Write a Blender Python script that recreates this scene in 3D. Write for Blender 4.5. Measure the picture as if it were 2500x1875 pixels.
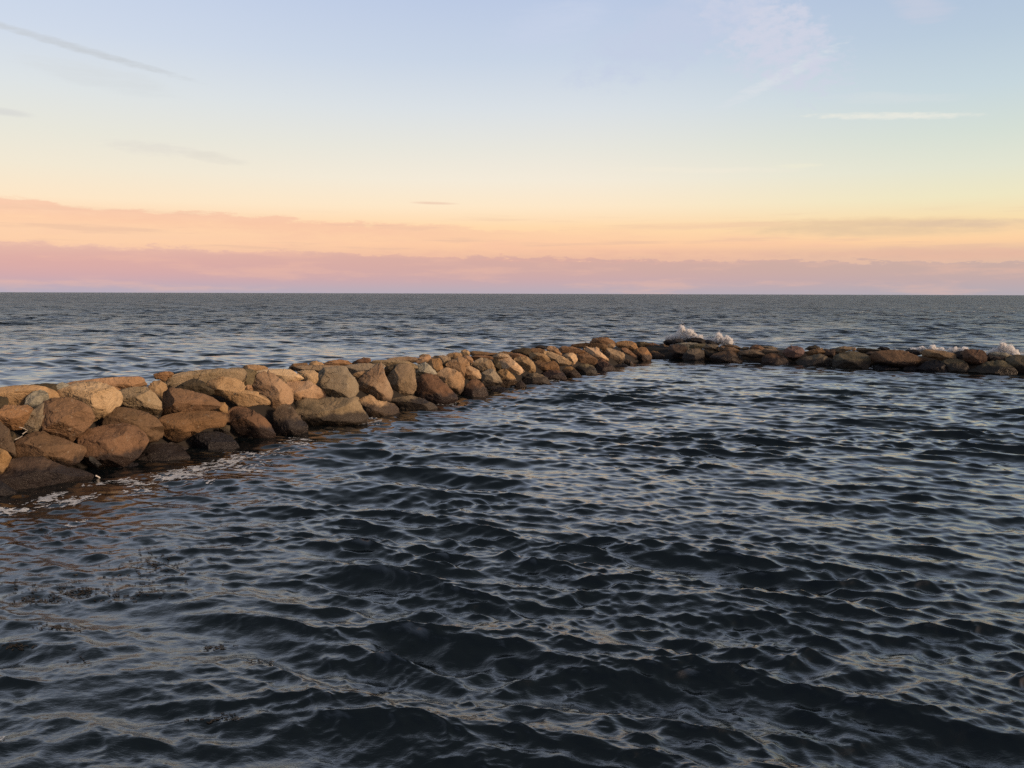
import bpy, bmesh, math, random
import numpy as np
from mathutils import Vector, Matrix

# ------------------------------------------------------------------ scene basics
scene = bpy.context.scene
col = scene.collection
for o in list(bpy.data.objects):
    bpy.data.objects.remove(o)

# camera ------------------------------------------------------------
CAM_H = 4.0
F_PX = 2040.0                       # focal length in pixels of the 2500 px wide photograph
PITCH = math.atan((937.5 - 716.5) / F_PX)
ROLL = math.radians(0.17)
cam_data = bpy.data.cameras.new("camera")
cam = bpy.data.objects.new("camera", cam_data)
col.objects.link(cam)
cam.location = (0, 0, CAM_H)
RM = Matrix.Rotation(math.pi / 2 - PITCH, 3, 'X') @ Matrix.Rotation(ROLL, 3, 'Z')
cam.rotation_euler = RM.to_euler()
cam_data.sensor_width = 36.0
cam_data.lens = 36.0 * F_PX / 2500.0
cam_data.clip_start = 0.1
cam_data.clip_end = 60000
scene.camera = cam

# exposure / view ----------------------------------------------------
scene.view_settings.view_transform = 'Standard'
scene.view_settings.look = 'None'
scene.view_settings.exposure = 0.0
scene.view_settings.gamma = 1.0
scene.cycles.use_denoising = False
scene.cycles.max_bounces = 5
scene.cycles.glossy_bounces = 3
scene.cycles.diffuse_bounces = 3
scene.cycles.volume_bounces = 4

# world: dusk sky -----------------------------------------------------
SUN_AZ = math.radians(113)          # clockwise from +Y (the view direction): to the right, slightly behind
SUN_EL = math.radians(20)           # middle of the broad afterglow
world = bpy.data.worlds.new("World")
scene.world = world
world.use_nodes = True
nt = world.node_tree
N, L = nt.nodes, nt.links
N.clear()


def nd(tree, typ, **kw):
    n = tree.nodes.new(typ)
    for k, v in kw.items():
        setattr(n, k, v)
    return n


def mth(tree, op, a, b=None, c=None, clamp=False):
    n = tree.nodes.new('ShaderNodeMath')
    n.operation = op
    n.use_clamp = clamp
    for i, v in enumerate((a, b, c)):
        if v is None:
            continue
        if isinstance(v, (int, float)):
            n.inputs[i].default_value = v
        else:
            tree.links.new(v, n.inputs[i])
    return n.outputs[0]


def smooth(tree, v, a, b, c0=0.0, c1=1.0):
    n = tree.nodes.new('ShaderNodeMapRange')
    n.interpolation_type = 'SMOOTHSTEP'
    n.inputs['From Min'].default_value = a
    n.inputs['From Max'].default_value = b
    n.inputs['To Min'].default_value = c0
    n.inputs['To Max'].default_value = c1
    tree.links.new(v, n.inputs['Value'])
    return n.outputs['Result']


def mixc(tree, fac, a, b, typ='MIX'):
    n = tree.nodes.new('ShaderNodeMix')
    n.data_type = 'RGBA'
    n.blend_type = typ
    n.clamp_factor = True
    ins = {'f': n.inputs[0], 'a': n.inputs[6], 'b': n.inputs[7]}
    for k, v in (('f', fac), ('a', a), ('b', b)):
        if isinstance(v, (int, float)):
            ins[k].default_value = v
        elif isinstance(v, tuple):
            ins[k].default_value = (*v, 1) if len(v) == 3 else v
        else:
            tree.links.new(v, ins[k])
    return n.outputs[2]


def s2l(c):
    return tuple(((v / 255) / 12.92 if v / 255 <= 0.04045 else ((v / 255 + 0.055) / 1.055) ** 2.4) for v in c)


def ramp(tree, v, stops, interp='EASE'):
    n = tree.nodes.new('ShaderNodeValToRGB')
    cr = n.color_ramp
    cr.interpolation = interp
    while len(cr.elements) < len(stops):
        cr.elements.new(0.5)
    for e, (p, c) in zip(cr.elements, stops):
        e.position = p
        e.color = (*s2l(c), 1)
    tree.links.new(v, n.inputs[0])
    return n.outputs[0]


tc = nd(nt, 'ShaderNodeTexCoord')
sep = nd(nt, 'ShaderNodeSeparateXYZ')
L.new(tc.outputs['Generated'], sep.inputs[0])
X, Y, Z = sep.outputs
elev = mth(nt, 'MULTIPLY', mth(nt, 'ARCSINE', Z), 180 / math.pi)           # degrees
azim = mth(nt, 'MULTIPLY', mth(nt, 'ARCTAN2', X, Y), 180 / math.pi)        # degrees, + = right
absaz = mth(nt, 'ABSOLUTE', azim)


def wnoise(scale, az_s, el_s, detail=5, seed=0.0, rough=0.55):
    cb = nd(nt, 'ShaderNodeCombineXYZ')
    L.new(mth(nt, 'MULTIPLY', azim, az_s), cb.inputs[0])
    L.new(mth(nt, 'MULTIPLY', elev, el_s), cb.inputs[1])
    cb.inputs[2].default_value = seed
    n = nd(nt, 'ShaderNodeTexNoise')
    n.inputs['Scale'].default_value = scale
    n.inputs['Detail'].default_value = detail
    n.inputs['Roughness'].default_value = rough
    L.new(cb.outputs[0], n.inputs['Vector'])
    return mth(nt, 'SUBTRACT', n.outputs['Fac'], 0.5)


#E = degrees of elevation; stops are at E/60 so that the photograph's sky (0-20 deg) is finely set
e60 = mth(nt, 'DIVIDE', elev, 60.0, clamp=True)
def st(*p):
    return [(d / 60.0, c) for d, c in p]
left = ramp(nt, e60, st((0, (182, 174, 190)), (1.0, (204, 170, 178)), (2.0, (220, 174, 170)), (3.0, (244, 202, 174)),
                        (4.4, (252, 208, 172)), (5.6, (249, 226, 198)), (7.5, (238, 228, 210)), (9.5, (228, 226, 216)),
                        (12, (218, 223, 226)), (15, (204, 214, 231)), (20, (188, 202, 230)), (27, (158, 168, 186)), (36, (106, 115, 128)), (52, (62, 70, 80))), 'LINEAR')
mid = ramp(nt, e60, st((0, (184, 174, 186)), (1.0, (200, 170, 176)), (2.4, (220, 172, 162)), (3.2, (250, 200, 166)),
                       (4.4, (253, 214, 172)), (5.8, (251, 229, 200)), (7.5, (242, 232, 216)), (9.5, (230, 228, 220)),
                       (12, (216, 222, 228)), (15, (198, 210, 228)), (20, (180, 195, 226)), (27, (154, 165, 184)), (36, (104, 113, 126)), (52, (62, 70, 80))), 'LINEAR')
right = ramp(nt, e60, st((0, (178, 172, 182)), (1.0, (190, 170, 174)), (2.2, (200, 172, 166)), (3.2, (250, 206, 164)),
                         (4.4, (246, 218, 172)), (5.8, (236, 228, 194)), (7.5, (224, 226, 208)), (9.5, (210, 220, 212)),
                         (12, (196, 212, 220)), (15, (182, 200, 218)), (20, (166, 184, 216)), (27, (146, 158, 178)), (36, (100, 110, 122)), (52, (60, 68, 78))), 'LINEAR')
behind = ramp(nt, e60, st((0, (168, 156, 165)), (2, (178, 158, 162)), (5, (190, 172, 172)), (10, (174, 176, 188)),
                          (20, (146, 160, 186)), (60, (54, 62, 76))), 'LINEAR')
c = mixc(nt, smooth(nt, azim, -30, 0), left, mid)
c = mixc(nt, smooth(nt, azim, 2, 32), c, right)
c = mixc(nt, smooth(nt, absaz, 60, 130), c, behind)

# cloud bands low over the horizon: billowy upper edges at ~2.7 and ~4.9 degrees
edge1 = mth(nt, 'ADD', mth(nt, 'MULTIPLY', wnoise(1.0, 0.42, 1.7, 9, 3.1, 0.70), 1.6),
            mth(nt, 'MULTIPLY', azim, -0.017))
h1 = mth(nt, 'SUBTRACT', elev, mth(nt, 'ADD', edge1, 2.38))
b1 = smooth(nt, mth(nt, 'ADD', h1, mth(nt, 'MULTIPLY', wnoise(1.0, 0.5, 3.0, 6, 44.0, 0.6), 0.7)), -0.26, 0.22, 1.0, 0.0)
fade1 = smooth(nt, elev, 0.2, 2.0)
c = mixc(nt, mth(nt, 'MULTIPLY', mth(nt, 'MULTIPLY', b1, fade1), 0.60), c,
         mixc(nt, smooth(nt, azim, -30, 30), s2l((213, 168, 167)), s2l((196, 170, 164))))
edge2 = mth(nt, 'ADD', mth(nt, 'MULTIPLY', wnoise(1.0, 0.30, 1.4, 9, 9.7, 0.70), 1.7),
            mth(nt, 'MULTIPLY', azim, -0.034))
h2 = mth(nt, 'SUBTRACT', elev, mth(nt, 'ADD', edge2, 4.25))
b2 = mth(nt, 'MULTIPLY', smooth(nt, mth(nt, 'ADD', h2, mth(nt, 'MULTIPLY', wnoise(1.0, 0.6, 2.6, 6, 54.0, 0.6), 0.5)), -0.14, 0.14, 1.0, 0.0), smooth(nt, h2, -1.5, -0.05))
c = mixc(nt, mth(nt, 'MULTIPLY', mth(nt, 'MULTIPLY', b2, smooth(nt, azim, 12, -14)), 0.75), c, s2l((242, 190, 166)))
# glowing rim just above the lower band
gl = mth(nt, 'MULTIPLY', smooth(nt, h1, 0.0, 0.12), smooth(nt, h1, 0.9, 0.1))
c = mixc(nt, mth(nt, 'MULTIPLY', gl, 0.35), c, s2l((255, 208, 168)))
# soft mottling inside the haze bank
mo = wnoise(1.0, 0.16, 1.1, 7, 63.0, 0.6)
c = mixc(nt, mth(nt, 'MULTIPLY', mth(nt, 'MULTIPLY', smooth(nt, mo, -0.02, 0.2), smooth(nt, elev, 5.5, 3.0)), 0.35), c, s2l((240, 190, 168)))
# thin streaks at low elevation
stn = wnoise(1.0, 0.10, 1.9, 8, 21.0, 0.6)
sm = mth(nt, 'MULTIPLY', smooth(nt, elev, 2.2, 3.0), smooth(nt, elev, 5.6, 4.2))
c = mixc(nt, mth(nt, 'MULTIPLY', mth(nt, 'MULTIPLY', smooth(nt, stn, 0.02, 0.16), sm), 0.45), c, s2l((222, 184, 164)))


_sh = {}


def shared(freq):
    if freq not in _sh:
        _sh[freq] = wnoise(1.0, freq[0], freq[1], 6, 5.0 + len(_sh), 0.6)
    return _sh[freq]


def blob(az, el, la, le, tilt, colour, amount, seed, freq=(0.5, 2.5), rag=1.2):
    """one wisp of cloud centred at (az, el) degrees, half length la, half height le, tilted"""
    global c
    da = mth(nt, 'SUBTRACT', azim, az)
    de = mth(nt, 'SUBTRACT', elev, el)
    ct, sn = math.cos(math.radians(tilt)), math.sin(math.radians(tilt))
    u = mth(nt, 'DIVIDE', mth(nt, 'ADD', mth(nt, 'MULTIPLY', da, ct), mth(nt, 'MULTIPLY', de, sn)), la)
    v = mth(nt, 'DIVIDE', mth(nt, 'ADD', mth(nt, 'MULTIPLY', da, -sn), mth(nt, 'MULTIPLY', de, ct)), le)
    r = mth(nt, 'ADD', mth(nt, 'MULTIPLY', u, u), mth(nt, 'MULTIPLY', v, v))
    r = mth(nt, 'ADD', r, mth(nt, 'MULTIPLY', shared(freq), rag * 2))
    m = smooth(nt, r, 1.25, -0.25)
    front = smooth(nt, Y, 0.0, 0.1)
    c = mixc(nt, mth(nt, 'MULTIPLY', mth(nt, 'MULTIPLY', m, front), amount), c, s2l(colour))


def ae(px, py):          # azimuth / elevation in degrees seen at a pixel of the photograph
    v = RM @ Vector(((px - 1250) / F_PX, -(py - 937.5) / F_PX, -1)).normalized()
    return math.degrees(math.atan2(v.x, v.y)), math.degrees(math.asin(v.z))


def wisp(px, py, lx, ly, tilt, colour, amount, seed, **k):
    a, e = ae(px, py)
    blob(a, e, lx / 35.6, ly / 35.6, tilt, colour, amount, seed, **k)


wisp(190, 118, 250, 9, -10, (190, 193, 198), 0.62, 1.0, rag=1.0, freq=(1.1, 5.0))       # grey streak upper left
wisp(250, 190, 160, 26, -6, (208, 212, 216), 0.5, 2.0)
wisp(10, 273, 60, 9, -3, (206, 205, 206), 0.6, 3.0, rag=0.6)
wisp(370, 362, 110, 16, -2, (214, 208, 204), 0.38, 4.0, freq=(1.1, 5.0))
wisp(520, 385, 70, 14, -6, (216, 210, 202), 0.5, 5.0)
wisp(1060, 496, 60, 4, -1, (232, 196, 176), 0.8, 6.0, rag=0.4)
wisp(2170, 283, 190, 8, -4, (232, 231, 222), 0.9, 7.0, rag=1.3, freq=(1.1, 5.0))         # bright streak right
wisp(2170, 240, 150, 14, -4, (212, 219, 222), 0.5, 8.0)
wisp(1900, 190, 150, 16, 24, (216, 221, 228), 0.8, 9.0, rag=1.3, freq=(1.1, 5.0))        # slanting wisp
wisp(1880, 90, 190, 90, -32, (206, 209, 226), 0.9, 10.0, freq=(0.9, 1.6), rag=2.4)
wisp(1650, 80, 260, 80, 20, (194, 203, 226), 0.7, 11.0, freq=(0.6, 1.0), rag=1.5)
wisp(2250, 20, 70, 30, -15, (196, 202, 220), 0.7, 12.0)
wisp(1350, 60, 150, 50, 15, (198, 208, 230), 0.6, 13.0)
wisp(1700, 415, 240, 8, -2, (240, 232, 216), 0.6, 14.0)
wisp(1950, 405, 60, 6, 0, (236, 232, 212), 0.7, 15.0)
wisp(2120, 555, 330, 24, -1, (226, 196, 164), 0.95, 16.0, rag=0.9)   # tan streak cloud low right
wisp(2350, 545, 200, 10, -1, (218, 190, 166), 0.8, 17.0, rag=0.8)
wisp(2360, 620, 320, 16, -1, (226, 182, 164), 0.8, 18.0, rag=0.8)
wisp(1700, 552, 260, 10, 0, (244, 206, 172), 0.7, 19.0, rag=0.7)

# warm afterglow round the place where the sun has gone (behind the camera, to the right)
sd = (math.sin(SUN_AZ) * math.cos(math.radians(6)), math.cos(SUN_AZ) * math.cos(math.radians(6)), math.sin(math.radians(6)))
dot = nd(nt, 'ShaderNodeVectorMath', operation='DOT_PRODUCT')
L.new(tc.outputs['Generated'], dot.inputs[0])
dot.inputs[1].default_value = sd
g = mth(nt, 'POWER', mth(nt, 'MAXIMUM', dot.outputs['Value'], 0.0), 5.0)
c = mixc(nt, mth(nt, 'MULTIPLY', g, 0.8), c, (1.0, 0.60, 0.34), 'MIX')

bg1 = nd(nt, 'ShaderNodeBackground')
L.new(c, bg1.inputs['Color'])
bg1.inputs['Strength'].default_value = 0.97
skyt = nd(nt, 'ShaderNodeTexSky', sky_type='NISHITA', sun_disc=False)
skyt.sun_elevation = math.radians(1.5)
skyt.sun_rotation = SUN_AZ
skyt.altitude = 5
bg2 = nd(nt, 'ShaderNodeBackground')
L.new(skyt.outputs[0], bg2.inputs['Color'])
bg2.inputs['Strength'].default_value = 0.04
addw = nd(nt, 'ShaderNodeAddShader')
L.new(bg1.outputs[0], addw.inputs[0])
L.new(bg2.outputs[0], addw.inputs[1])
outw = nd(nt, 'ShaderNodeOutputWorld')
L.new(addw.outputs[0], outw.inputs['Surface'])

# sun: last warm light, soft ------------------------------------------
sun_data = bpy.data.lights.new("sun", 'SUN')
sun_data.energy = 3.5
sun_data.angle = math.radians(12)
sun_data.specular_factor = 0.0      # the glow itself, already in the sky, gives the reflections
sun_data.color = (1.0, 0.70, 0.46)
sun = bpy.data.objects.new("sun", sun_data)
col.objects.link(sun)
sv = Vector((math.sin(SUN_AZ) * math.cos(SUN_EL), math.cos(SUN_AZ) * math.cos(SUN_EL), math.sin(SUN_EL)))
sun.rotation_euler = sv.to_track_quat('Z', 'Y').to_euler()


# ------------------------------------------------------------------ helpers
def tag(o, label=None, cat=None, group=None, kind=None):
    if label: o['label'] = label
    if cat: o['category'] = cat
    if group: o['group'] = group
    if kind: o['kind'] = kind
    return o


def mesh_obj(name, verts, faces, mat, smooth_sh=True, loc=None):
    me = bpy.data.meshes.new(name)
    verts = np.asarray(verts, dtype=np.float32)
    faces = np.asarray(faces, dtype=np.int32)
    k = faces.shape[1]
    me.vertices.add(len(verts))
    me.vertices.foreach_set('co', verts.ravel())
    me.loops.add(faces.size)
    me.loops.foreach_set('vertex_index', faces.ravel())
    me.polygons.add(len(faces))
    me.polygons.foreach_set('loop_start', np.arange(0, faces.size, k, dtype=np.int32))
    me.polygons.foreach_set('loop_total', np.full(len(faces), k, dtype=np.int32))
    me.polygons.foreach_set('use_smooth', np.full(len(faces), smooth_sh, dtype=bool))
    me.update(calc_edges=True)
    me.materials.append(mat)
    ob = bpy.data.objects.new(name, me)
    if loc is not None:
        ob.location = loc
    col.objects.link(ob)
    return ob


def hash3(ix, iy, iz, seed):
    h = (ix.astype(np.int64) * 374761393 + iy.astype(np.int64) * 668265263 + iz.astype(np.int64) * 2147483647 + seed * 1274126177) & 0xFFFFFFFF
    h = ((h ^ (h >> 13)) * 1274126177) & 0xFFFFFFFF
    h = (h ^ (h >> 16)) & 0xFFFFFFFF
    return h.astype(np.float64) / 0xFFFFFFFF * 2 - 1


def vnoise(p, seed=0):
    """smooth value noise in [-1,1]; p is (n,3)"""
    i = np.floor(p).astype(np.int64)
    f = p - i
    f = f * f * f * (f * (f * 6 - 15) + 10)
    r = 0
    for dx in (0, 1):
        wx = f[:, 0] if dx else 1 - f[:, 0]
        for dy in (0, 1):
            wy = f[:, 1] if dy else 1 - f[:, 1]
            for dz in (0, 1):
                wz = f[:, 2] if dz else 1 - f[:, 2]
                r = r + wx * wy * wz * hash3(i[:, 0] + dx, i[:, 1] + dy, i[:, 2] + dz, seed)
    return r


def fbm(p, seed=0, octv=4, gain=0.5):
    a, s, t = 1.0, 0.0, 0.0
    for k in range(octv):
        s = s + a * vnoise(p * (2.03 ** k) + 17.3 * k, seed + k * 7)
        t += a
        a *= gain
    return s / t


def pix_dir(px, py):
    return (RM @ Vector(((px - 1250) / F_PX, -(py - 937.5) / F_PX, -1))).normalized()


# the two arms of the jetty: waterlines of their camera-facing sides
ARM = [(Vector((-9.77, 17.0)), Vector((9.0, 50.4))), (Vector((8.8, 51.2)), Vector((25.7, 41.6)))]


def arm_frame(k):
    a, b = ARM[k]
    d = (b - a).normalized()
    return a, d, Vector((-d.y, d.x))


def arm_point(k, s, t, z=0.0):
    a, d, n = arm_frame(k)
    p = a + d * s + n * t
    return Vector((p.x, p.y, z))


def ground_at(px, py, z=0.0):
    v = pix_dir(px, py)
    s = (z - CAM_H) / v.z
    return Vector((v.x * s, v.y * s, z))


# ------------------------------------------------------------------ materials
def new_mat(name):
    m = bpy.data.materials.new(name)
    m.use_nodes = True
    t = m.node_tree
    t.nodes.clear()
    out = nd(t, 'ShaderNodeOutputMaterial')
    b = nd(t, 'ShaderNodeBsdfPrincipled')
    t.links.new(b.outputs[0], out.inputs['Surface'])
    return m, t, b


def tnoise(t, vec, scale, detail=4, rough=0.55, dist=0.0):
    n = nd(t, 'ShaderNodeTexNoise')
    n.inputs['Scale'].default_value = scale
    n.inputs['Detail'].default_value = detail
    n.inputs['Roughness'].default_value = rough
    n.inputs['Distortion'].default_value = dist
    t.links.new(vec, n.inputs['Vector'])
    return n.outputs['Fac']


def rock_mat(name, base, second, spot=0.4, wet=0.0, tide=0.38):  # wet: wetness floor, for the right arm also its painted shade
    m, t, b = new_mat(name)
    tcn = nd(t, 'ShaderNodeTexCoord')
    info = nd(t, 'ShaderNodeObjectInfo')
    off = nd(t, 'ShaderNodeVectorMath', operation='SCALE')
    cmb = nd(t, 'ShaderNodeCombineXYZ')
    for i, k in enumerate((37.0, 61.0, 23.0)):
        t.links.new(mth(t, 'MULTIPLY', info.outputs['Random'], k), cmb.inputs[i])
    add = nd(t, 'ShaderNodeVectorMath', operation='ADD')
    t.links.new(tcn.outputs['Object'], add.inputs[0])
    t.links.new(cmb.outputs[0], add.inputs[1])
    v = add.outputs[0]
    big = tnoise(t, v, 1.3, 5, 0.6, 0.6)
    medn = tnoise(t, v, 4.5, 6, 0.65, 0.3)
    fine = tnoise(t, v, 26, 5, 0.7)
    grain = tnoise(t, v, 95, 3, 0.7)
    c = mixc(t, smooth(t, big, 0.38, 0.64), base, second)
    dk = tuple(x * 0.45 for x in second)
    c = mixc(t, mth(t, 'MULTIPLY', smooth(t, medn, 0.52, 0.72), 0.65), c, dk)
    lt = tuple(min(1, x * 1.45 + 0.03) for x in base)
    c = mixc(t, mth(t, 'MULTIPLY', smooth(t, fine, 0.54, 0.70), spot), c, lt)
    c = mixc(t, mth(t, 'MULTIPLY', smooth(t, fine, 0.46, 0.30), spot * 1.1), c, tuple(x * 0.4 for x in base))
    c = mixc(t, mth(t, 'MULTIPLY', smooth(t, grain, 0.58, 0.74), spot * 0.7), c, lt)
    lich = tnoise(t, v, 7.5, 6, 0.72, 0.8)
    c = mixc(t, mth(t, 'MULTIPLY', smooth(t, lich, 0.60, 0.68), 0.45), c, (0.42, 0.40, 0.34))
    c = mixc(t, mth(t, 'MULTIPLY', smooth(t, lich, 0.36, 0.29), 0.6), c, tuple(x * 0.25 for x in second))
    # hairline cracks
    vo = nd(t, 'ShaderNodeTexVoronoi', feature='DISTANCE_TO_EDGE')
    vo.inputs['Scale'].default_value = 0.75
    wv = nd(t, 'ShaderNodeVectorMath', operation='ADD')
    nv = nd(t, 'ShaderNodeTexNoise')
    nv.inputs['Scale'].default_value = 2.2
    nv.inputs['Detail'].default_value = 5
    t.links.new(v, nv.inputs['Vector'])
    sc = nd(t, 'ShaderNodeVectorMath', operation='SCALE')
    t.links.new(nv.outputs['Color'], sc.inputs[0])
    sc.inputs['Scale'].default_value = 0.9
    t.links.new(v, wv.inputs[0])
    t.links.new(sc.outputs[0], wv.inputs[1])
    t.links.new(wv.outputs[0], vo.inputs['Vector'])
    crack = mth(t, 'MULTIPLY', smooth(t, vo.outputs['Distance'], 0.0, 0.016, 1.0, 0.0), smooth(t, big, 0.50, 0.60))
    c = mixc(t, mth(t, 'MULTIPLY', crack, 0.75), c, tuple(x * 0.2 for x in second))
    # slight shift of hue and value from stone to stone
    hs = nd(t, 'ShaderNodeHueSaturation')
    t.links.new(smooth(t, info.outputs['Random'], 0, 1, 0.496, 0.509), hs.inputs['Hue'])
    t.links.new(mth(t, 'ADD', mth(t, 'MULTIPLY', mth(t, 'FRACT', mth(t, 'MULTIPLY', info.outputs['Random'], 7.3)), 0.3), 0.85), hs.inputs['Value'])
    t.links.new(c, hs.inputs['Color'])
    c = hs.outputs[0]
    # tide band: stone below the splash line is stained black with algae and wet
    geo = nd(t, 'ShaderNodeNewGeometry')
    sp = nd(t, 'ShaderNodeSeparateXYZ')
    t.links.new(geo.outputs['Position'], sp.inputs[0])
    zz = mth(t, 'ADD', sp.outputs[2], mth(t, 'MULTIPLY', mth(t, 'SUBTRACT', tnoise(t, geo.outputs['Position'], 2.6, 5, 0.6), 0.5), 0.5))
    wet_shade_m = smooth(t, zz, tide - 0.10, tide + 0.08, 1.0, 0.0)
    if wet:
        wet_shade_m = mth(t, 'MAXIMUM', wet_shade_m, wet)  # right-arm copies also carry their painted shade through this floor
    c = mixc(t, mth(t, 'MULTIPLY', wet_shade_m, 0.86), c, (0.016, 0.015, 0.018))
    t.links.new(c, b.inputs['Base Color'])
    rg = mth(t, 'ADD', mth(t, 'MULTIPLY', wet_shade_m, -0.45), 0.88)
    t.links.new(rg, b.inputs['Roughness'])
    b.inputs['Specular IOR Level'].default_value = 0.3
    bp = nd(t, 'ShaderNodeBump')
    bp.inputs['Strength'].default_value = 0.9
    bp.inputs['Distance'].default_value = 0.06
    hh = mth(t, 'ADD', mth(t, 'MULTIPLY', medn, 0.8), mth(t, 'MULTIPLY', fine, 0.48))
    hh = mth(t, 'ADD', hh, mth(t, 'MULTIPLY', grain, 0.2))
    hh = mth(t, 'SUBTRACT', hh, mth(t, 'MULTIPLY', crack, 0.35))
    t.links.new(hh, bp.inputs['Height'])
    t.links.new(bp.outputs[0], b.inputs['Normal'])
    return m


ROCKC = {   # base, second colour, speckle
    't': ((0.40, 0.265, 0.155), (0.30, 0.185, 0.10), 0.4, 0),
    'T': ((0.33, 0.25, 0.165), (0.25, 0.19, 0.12), 0.5, 0),
    'p': ((0.47, 0.33, 0.205), (0.37, 0.24, 0.135), 0.35, 0),
    'P': ((0.62, 0.45, 0.29), (0.50, 0.34, 0.20), 0.25, 0),
    'q': ((0.38, 0.285, 0.19), (0.27, 0.185, 0.115), 0.4, 0),
    'o': ((0.34, 0.21, 0.11), (0.26, 0.15, 0.07), 0.4, 0),
    'O': ((0.27, 0.16, 0.082), (0.20, 0.118, 0.058), 0.4, 0),
    'r': ((0.265, 0.165, 0.10), (0.21, 0.13, 0.075), 0.35, 0),
    'R': ((0.19, 0.108, 0.066), (0.145, 0.085, 0.054), 0.35, 0),
    'm': ((0.24, 0.16, 0.145), (0.20, 0.12, 0.09), 0.35, 0),
    'b': ((0.25, 0.155, 0.09), (0.19, 0.115, 0.065), 0.4, 0),
    'B': ((0.18, 0.115, 0.07), (0.13, 0.085, 0.05), 0.4, 0),
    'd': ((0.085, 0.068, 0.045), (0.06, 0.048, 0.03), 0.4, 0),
    'D': ((0.12, 0.085, 0.06), (0.085, 0.06, 0.045), 0.4, 0),
    'g': ((0.27, 0.225, 0.165), (0.22, 0.175, 0.12), 0.45, 0),
    'G': ((0.14, 0.15, 0.13), (0.12, 0.12, 0.10), 0.3, 0),
    'v': ((0.20, 0.17, 0.105), (0.14, 0.115, 0.065), 0.5, 0),
    'l': ((0.36, 0.34, 0.27), (0.24, 0.23, 0.18), 0.8, 0),
    'k': ((0.03, 0.028, 0.028), (0.02, 0.02, 0.02), 0.3, 0.6),
    'K': ((0.06, 0.052, 0.05), (0.04, 0.036, 0.036), 0.5, 0.4),
}
ROCKM = {k: rock_mat('granite_' + k, *v) for k, v in ROCKC.items()}
# right arm: same stones with spray wetness and unlit-side shade put in the colour
ROCKM_WET_SHADED = {k: rock_mat('granite_wet_' + k, v[0], v[1], v[2], max(v[3], 0.36), 0.46) for k, v in ROCKC.items()}  # granite_wet_*: wetness plus painted unlit-side shade

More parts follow.
